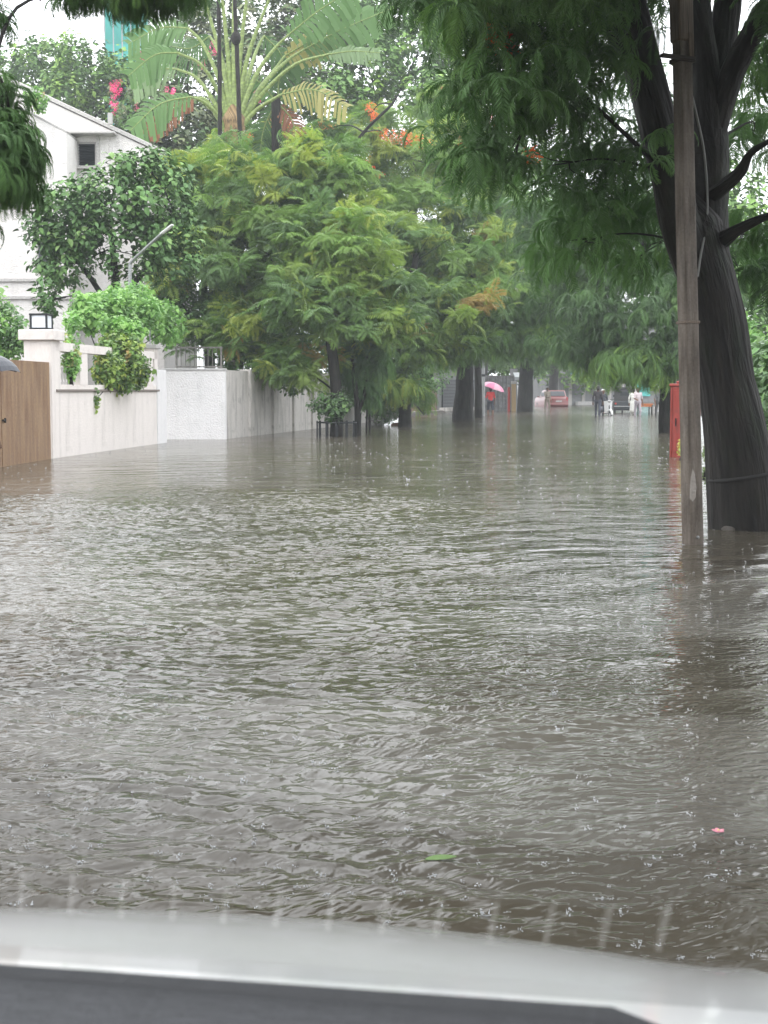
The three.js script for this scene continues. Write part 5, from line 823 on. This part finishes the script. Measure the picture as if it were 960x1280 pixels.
{ // scooter with its rider
  const p = onWater(757, 519.5), t = thing('motor_scooter', 'dark scooter with a pale front shield ridden through the flood', 'scooter', p.clone().setY(-0.18), 0.25), dk = gloss([0.05, 0.055, 0.08]), wh = gloss([0.7, 0.7, 0.7]);
  part('rear_body', new THREE.SphereGeometry(0.3, 16, 10).scale(0.62, 0.7, 1.35).translate(0, 0.52, -0.38), dk, t); part('seat', box(0.28, 0.1, 0.66, 0, 0.69, -0.32, 0.05), tyre, t); part('floorboard', box(0.3, 0.08, 0.5, 0, 0.28, 0.12, 0.03), dk, t);
  part('front_shield', new THREE.CylinderGeometry(0.26, 0.2, 0.62, 14, 1, true, -1.2, 2.4).translate(0, 0.62, 0.22), wh, t); part('front_fender', new THREE.TorusGeometry(0.24, 0.06, 8, 14, Math.PI).rotateY(Math.PI / 2).translate(0, 0.24, 0.58), wh, t);
  part('handlebar', merge([rod(V(-0.32, 1.0, 0.34), V(0.32, 1.0, 0.34), 0.016), rod(V(0, 0.3, 0.55), V(0, 1.0, 0.36), 0.028)]), darkMetal, t); part('headlight', new THREE.SphereGeometry(0.09, 12, 8).scale(1.2, 0.9, 0.8).translate(0, 0.92, 0.44), rimM, t); for (const s of [-1, 1]) part('mirror', new THREE.SphereGeometry(0.05, 8, 6).scale(1, 1.2, 0.3).translate(s * 0.3, 1.2, 0.34), darkMetal, t);
  wheel(t, 0, 0.2, 0.58, 0.2, 0.09); wheel(t, 0, 0.2, -0.5, 0.2, 0.09);
  person('scooter rider in a dark jacket and white helmet', p.clone().add(V(-0.08, 0, -0.32)), 0, { h: 1.66, seat: true, armL: 'front', armR: 'front', sleeve: 'long', legs: 'b' }, { t: [0.03, 0.035, 0.045], b: [0.04, 0.045, 0.06], h: [0.7, 0.7, 0.7] }, 0.25, -0.06);
}
{ // orange table and white bucket
  const t = thing('roadside_table', 'small orange topped table beside the person in pink', 'table', onWater(806, 518), 0.2), or = std({ color: lin(0.45, 0.13, 0.03), roughness: 0.6 });
  part('tabletop', box(0.75, 0.06, 0.5, 0, 0.52, 0, 0.015), or, t); for (const x of [-1, 1]) for (const z of [-1, 1]) part('leg', box(0.05, 0.82, 0.05, x * 0.32, -0.3, z * 0.2), BARK, t); part('apron', box(0.62, 0.1, 0.03, 0, 0.418, 0.21), or, t);
  const b = thing('water_bucket', 'white plastic bucket standing in the shallow water by the grey-clad person', 'bucket', onWater(817, 518).setY(-0.02)); part('pail', new THREE.LatheGeometry([[0.1, 0], [0.12, 0.02], [0.16, 0.42], [0.17, 0.43], [0.15, 0.42], [0.11, 0.03], [0, 0.03]].map(a => new THREE.Vector2(...a)), 18), whiteTrim, b); part('handle', new THREE.TorusGeometry(0.16, 0.008, 6, 16, Math.PI).translate(0, 0.42, 0), greyMetal, b);
}
// ---------------------------------------------------------------- frontages at the far end
{
  const grey = std({ color: 0xffffff, map: stain(33, [0.5, 0.5, 0.5], [0.3, 0.3, 0.3], 0.6, 0.3), roughness: 0.8, bumpMap: stuccoBump, bumpScale: 0.01 }), tan = std({ color: lin(0.3, 0.2, 0.12), map: grain(23, 0.8, 30, 3, 0.6), roughness: 0.8 });
  { const a = onWater(513, 516), b = onWater(546, 514.5), f = frame(a, b), t = thing('board_fence', 'tan upright board fence beyond the stout short trunk', 'fence', a, f.turn); const n = 12; for (let k = 0; k < n; k++) part('board', box(f.l / n - 0.015, 1.75 + 0.06 * Math.sin(k * 5), 0.03, (k + 0.5) * f.l / n, -0.3, 0), tan, t); for (const y of [0.3, 1.1]) part('rail', box(f.l, 0.08, 0.04, f.l / 2, y, -0.04), tan, t); part('plinth', box(f.l + 0.3, 0.45, 0.3, f.l / 2, -0.38, 0.17), grimyWall, t); }
  { const a = onWater(548, 513.5), b = onWater(600, 512), f = frame(a, b), t = thing('low_frontage', 'grey frontage with dark shutters behind the thick black trunk', 'building', a, f.turn); part('wall', box(f.l, 3.4, 0.3, f.l / 2, -0.3, -0.2), grey, t); for (let k = 0; k < 2; k++) { const s = part('shutter', box(f.l * 0.36, 2.1, 0.06, f.l * (0.27 + 0.46 * k), -0.1, -0.01), darkMetal, t); for (let j = 0; j < 9; j++) part('slat', box(f.l * 0.35, 0.15, 0.03, f.l * (0.27 + 0.46 * k), 0.1 + j * 0.2, 0.036, 0.01), std({ color: lin(0.09, 0.095, 0.1), roughness: 0.6, metalness: 0.3 }), s); } part('step', box(f.l, 0.5, 0.6, f.l / 2, -0.3, 0.32), grimyWall, t); }
  { const a = onWater(602, 513.5), b = onWater(640, 513), f = frame(a, b), t = thing('grey_gate', 'plain grey steel gate behind the person with the pink umbrella', 'gate', a, f.turn); for (let k = 0; k < 2; k++) { const l = part('gate_leaf', box(f.l / 2 - 0.03, 2.5, 0.05, f.l * (0.25 + 0.5 * k), -0.25, 0), std({ color: lin(0.2, 0.2, 0.205), map: grain(25 + k, 0.5, 8, 8, 0.6), roughness: 0.6 }), t); for (let j = 0; j < 4; j++) part('stiffener', box(0.05, 2.4, 0.03, f.l * (0.05 + 0.5 * k) + j * f.l * 0.13, -0.2, 0.041), grey, l); } for (const x of [-0.25, f.l + 0.2]) part('gate_post', box(0.34, 3.0, 0.4, x, -0.3, -0.05, 0.02), grey, t); }
  { const a = onWater(642, 514), t = thing('entrance_porch', 'white awning over a cream and red entrance post beside the wide trunk', 'porch', a); part('cream_post', box(0.26, 1.95, 0.26, 0, -0.25, 0, 0.02), std({ color: lin(0.42, 0.3, 0.16), roughness: 0.7 }), t); part('post_cap', box(0.34, 0.16, 0.34, 0, 1.702, 0, 0.02), whiteTrim, t); part('red_post', box(0.14, 1.75, 0.2, -0.3, -0.25, 0, 0.02), std({ color: lin(0.4, 0.05, 0.04), roughness: 0.6 }), t); const aw = part('awning', bar(V(0.62, 2.1, 0.3), V(0.62, 2.4, -0.9), 1.15, 0.05), std({ color: lin(0.48, 0.5, 0.52), roughness: 0.6 }), t); for (const x of [0.1, 1.1]) part('awning_post', cyl(0.035, 0.035, 2.45, x, -0.25, -0.4, 8), greyMetal, aw); part('valance', box(1.15, 0.14, 0.02, 0.62, 1.94, 0.33), std({ color: lin(0.55, 0.57, 0.6), roughness: 0.6 }), aw); }
  { const a = onWater(694, 506.2), b = onWater(792, 505.5), f = frame(a, b), t = thing('street_end_wall', 'pale grey wall closing the far end of the street', 'wall', a, f.turn); const n = 6; for (let k = 0; k < n; k++) part('wall_panel', box(f.l / n - 0.06, 2.7, 0.25, (k + 0.5) * f.l / n, -0.2, 0), grey, t); for (let k = 0; k <= n; k++) part('pilaster', box(0.35, 3.0, 0.4, k * f.l / n, -0.2, 0.02), grimyWall, t); part('white_kerb', box(f.l * 0.4, 0.5, 0.4, f.l * 0.42, -0.2, 0.5, 0.04), whiteTrim, t); }
  { const a = at(752, 480, 150).setY(0), t = thing('teal_sheeted_house', 'house front hung with teal sheeting at the far end of the street', 'building', a); part('wall', box(16, 9, 6, 0, 0, -3), grey, t); const teal = std({ color: lin(0.08, 0.5, 0.46), roughness: 0.7 }); for (let k = 0; k < 5; k++) { const g = new THREE.PlaneGeometry(1.6, 2.4, 4, 4), p = g.attributes.position; for (let i = 0; i < p.count; i++) p.setZ(i, 0.12 * noise3.noise(p.getX(i) * 2 + k, p.getY(i) * 2, 1)); g.computeVertexNormals(); part('sheet', g.translate(-2.6 + k * 1.7, 1.9 + (k % 2) * 0.5, 0.3), teal, t); } part('roof', box(16.6, 0.3, 6.6, 0, 9.002, -3), grimyWall, t); for (let k = 0; k < 4; k++) { const w = part('window', box(1.4, 1.5, 0.1, -5.6 + k * 3.7, 5.6, 0.02), whiteTrim, t); part('pane', box(1.2, 1.3, 0.02, -5.6 + k * 3.7, 5.7, 0.082), glassDark, w); } }
}
// ---------------------------------------------------------------- the car the picture is taken from: right-hand drive, aligned with the street
{
  const car = thing('white_car', 'white car whose bonnet and dark dashboard edge meet the flood water', 'car', V(0, 0, 0), -0.166), CX = -0.35;
  // local: x right, -z forward, y above the water; the windscreen rises from its foot back over the driver
  const FOOT = 0.465, FY = EYE - 0.2, RAKE = 38 * Math.PI / 180, paint = phys({ color: lin(0.8, 0.81, 0.81), roughness: 0.3, clearcoat: 1, clearcoatRoughness: 0.05 });
  const surf = (nu, nv, f) => { const pos = [], uv = [], idx = []; for (let j = 0; j <= nv; j++) for (let i = 0; i <= nu; i++) { const p = f(i / nu, j / nv); pos.push(p.x, p.y, p.z); uv.push(i / nu * 1.4, j / nv); } for (let j = 0; j < nv; j++) for (let i = 0; i < nu; i++) { const a = j * (nu + 1) + i, b = a + nu + 1; idx.push(a, a + 1, b, a + 1, b + 1, b); } const g = new THREE.BufferGeometry(); g.setAttribute('position', new THREE.Float32BufferAttribute(pos, 3)); g.setAttribute('uv', new THREE.Float32BufferAttribute(uv, 2)); g.setIndex(idx); g.computeVertexNormals(); return g; };
  // bonnet: falls away to a curved leading edge, with a raised shoulder on each side
  const edge = (x) => 1.81 - 0.44 * (x - CX) * (x - CX);
  part('bonnet', surf(40, 30, (u, v) => { const x = CX + (u * 2 - 1) * 0.78, e = edge(x), q = v < 0.86 ? v / 0.86 : 1, z = lerp(FOOT + 0.12, e, q) + (v > 0.86 ? 0.05 * Math.sin((v - 0.86) / 0.14 * 1.57) : 0), y = lerp(FY - 0.15, 0.588, Math.pow(q, 1.1)) + 0.05 * Math.sin(Math.PI * q) - (v > 0.86 ? 0.16 * (1 - Math.cos((v - 0.86) / 0.14 * 1.57)) : 0) - 0.06 * Math.pow(Math.abs(u * 2 - 1), 4) + 0.012 * Math.exp(-Math.pow((Math.abs(u * 2 - 1) - 0.62) / 0.06, 2)); return V(x, y, -z); }), paint, car);
  for (const s of [-1, 1]) part('wing', surf(6, 20, (u, v) => { const x0 = CX + s * 0.784, z = lerp(FOOT + 0.1, edge(x0) - 0.02, v), y = lerp(FY - 0.22, 0.5, Math.pow(v, 1.1)) + 0.05 * Math.sin(Math.PI * v); return V(x0 + s * 0.08 * Math.sin(u * 1.57), y - 0.02 - u * u * (y + 0.3), -z); }), paint, car);
  part('front_panel', surf(30, 6, (u, v) => { const x = CX + (u * 2 - 1) * 0.84; return V(x, lerp(0.42, -0.25, v), -(edge(x) + 0.05 + 0.06 * Math.sin(v * 2.2))); }), paint, car);
  // cowl between bonnet and glass
  const blackPlastic = std({ color: lin(0.03, 0.03, 0.032), roughness: 0.6, bumpMap: stuccoBump, bumpScale: 0.001 });
  part('cowl', surf(24, 4, (u, v) => V(CX + (u * 2 - 1) * 0.72, FY - 0.1 - 0.035 * Math.sin(Math.PI * v) - 0.02 * v, -(FOOT + 0.005 + 0.125 * v))), blackPlastic, car);
  // dashboard: soft grey pad with a ribbed demister slot along the foot of the glass
  const pad = std({ color: lin(0.13, 0.133, 0.145), roughness: 0.75, bumpMap: tex(256, (u, v) => 0.5 + 0.6 * wrapNoise(u, v, 60, 60, 4, 2), false, 6), bumpScale: 0.0008, map: grain(41, 0.25, 20, 20, 3) }), paleTop = std({ color: lin(0.42, 0.42, 0.41), roughness: 0.8, map: grain(43, 0.3, 30, 30, 4) }), pit = std({ color: lin(0.012, 0.012, 0.012), roughness: 0.9 });
  const W0 = CX - 0.68, W1 = CX + 0.68, S1 = 0.035, top = FY - 0.002, sag = (p) => { const k = clamp(p.x / 0.045, 0, 1); p.y -= 0.014 * k * k * (3 - 2 * k); return p; }, strip = (x0, x1, s0, s1, y0, y1, name, mat, par) => part(name, surf(Math.max(1, Math.round((x1 - x0) * 30)), 3, (u, v) => sag(V(lerp(x0, x1, u), lerp(y0, y1, v), -(FOOT - lerp(s0, s1, v))))), mat, par);
  const dash = strip(W0, W1, -0.004, 0.011, top - 0.002, top, 'dashboard', pad, car);
  strip(W0, W0 + 0.1, 0.011, 0.035, top, top, 'slot_end', pad, dash); strip(S1, W1, 0.011, 0.035, top, top, 'slot_end', pad, dash);
  part('demister_well', merge([box(W1 - W0, 0.002, 0.06, CX, top - 0.052, -(FOOT - 0.021)), box(W1 - W0, 0.048, 0.002, CX, top - 0.05, -(FOOT - 0.0098)), box(W1 - W0, 0.05, 0.002, CX, top - 0.05, -(FOOT - 0.0365))]), pit, dash);
  const padAt = (u, w) => sag(V(lerp(W0, W1, u), top + (w < 0.0001 ? -0.004 : 0.0112 * Math.sqrt(1 - w)), -(FOOT - lerp(0.035, 0.102, w))));
  const rimW = (u) => lerp(0.72, 0.3, clamp((lerp(W0, W1, u) + 0.22) / 0.2, 0, 1));
  part('dash_rim', surf(90, 10, (u, v) => padAt(u, v * v * rimW(u))), pad, dash); part('dash_top', surf(90, 10, (u, v) => padAt(u, lerp(rimW(u), 1, v))), paleTop, dash, 'pale grey dashboard top');
  part('dash_groove', merge([box(W1 - W0, 0.002, 0.03, CX, top - 0.04, -(FOOT - 0.112)), box(W1 - W0, 0.04, 0.002, CX, top - 0.038, -(FOOT - 0.1005)), box(W1 - W0, 0.036, 0.002, CX, top - 0.038, -(FOOT - 0.1228))]), pit, dash);
  for (let k = 0; W0 + 0.12 + k * 0.0185 < S1 - 0.004; k++) part('slot_rib', box(0.002, 0.01, 0.0225, 0, -0.01, 0).rotateY(0.18).translate(W0 + 0.12 + k * 0.0185, top - 0.001, -(FOOT - 0.0228)), paleTop, dash);
  const lipEnd = (x) => Math.min(0.156, 0.126 + 0.02 * Math.pow((x + 0.07) / 0.11, 2)); part('dash_lip', surf(60, 4, (u, v) => { const x = lerp(W0, W1, u); return V(x, top - 0.002 - 0.004 * v * v, -(FOOT - lerp(0.122, lipEnd(x), v))); }), paleTop, dash); part('dash_face', surf(60, 3, (u, v) => { const x = lerp(W0, W1, u); return V(x, top - 0.006 - 0.2 * v, -(FOOT - lipEnd(x) - 0.02 * v)); }), pit, dash);
  // glass, frame and roof
  const g0 = -0.01, g1 = 1.02, gp = (x, s, o = 0) => V(x, FY + 0.001 + s * Math.sin(RAKE) + o * Math.cos(RAKE), -(FOOT + 0.003 - s * Math.cos(RAKE)) - o * Math.sin(RAKE));
  part('windscreen', surf(2, 2, (u, v) => gp(CX + (u * 2 - 1) * 0.68, lerp(g0, g1, v))), phys({ color: 0xffffff, roughness: 0, transmission: 1, thickness: 0, ior: 1.7 }), car);
  for (const s of [-1, 1]) part('windscreen_pillar', bar(gp(CX + s * 0.72, g0), gp(CX + s * 0.68, g1), 0.07, 0.06), paint, car);
  const rt = gp(0, g1); part('roof', box(1.4, 0.04, 1.7, CX, rt.y, rt.z + 0.86, 0.015), paint, car); part('rear_panel', box(1.4, 1.3, 0.04, CX, rt.y - 1.31, rt.z + 1.7), blackPlastic, car);
  for (const s of [-1, 1]) part('door_panel', box(0.05, 0.9, 2.1, CX + s * 0.76, FY - 1.0, 0.5), paint, car);
  part('cabin_floor', box(1.4, 0.05, 2.1, CX, FY - 0.98, 0.55), blackPlastic, car);
}
renderer.render(scene, camera);
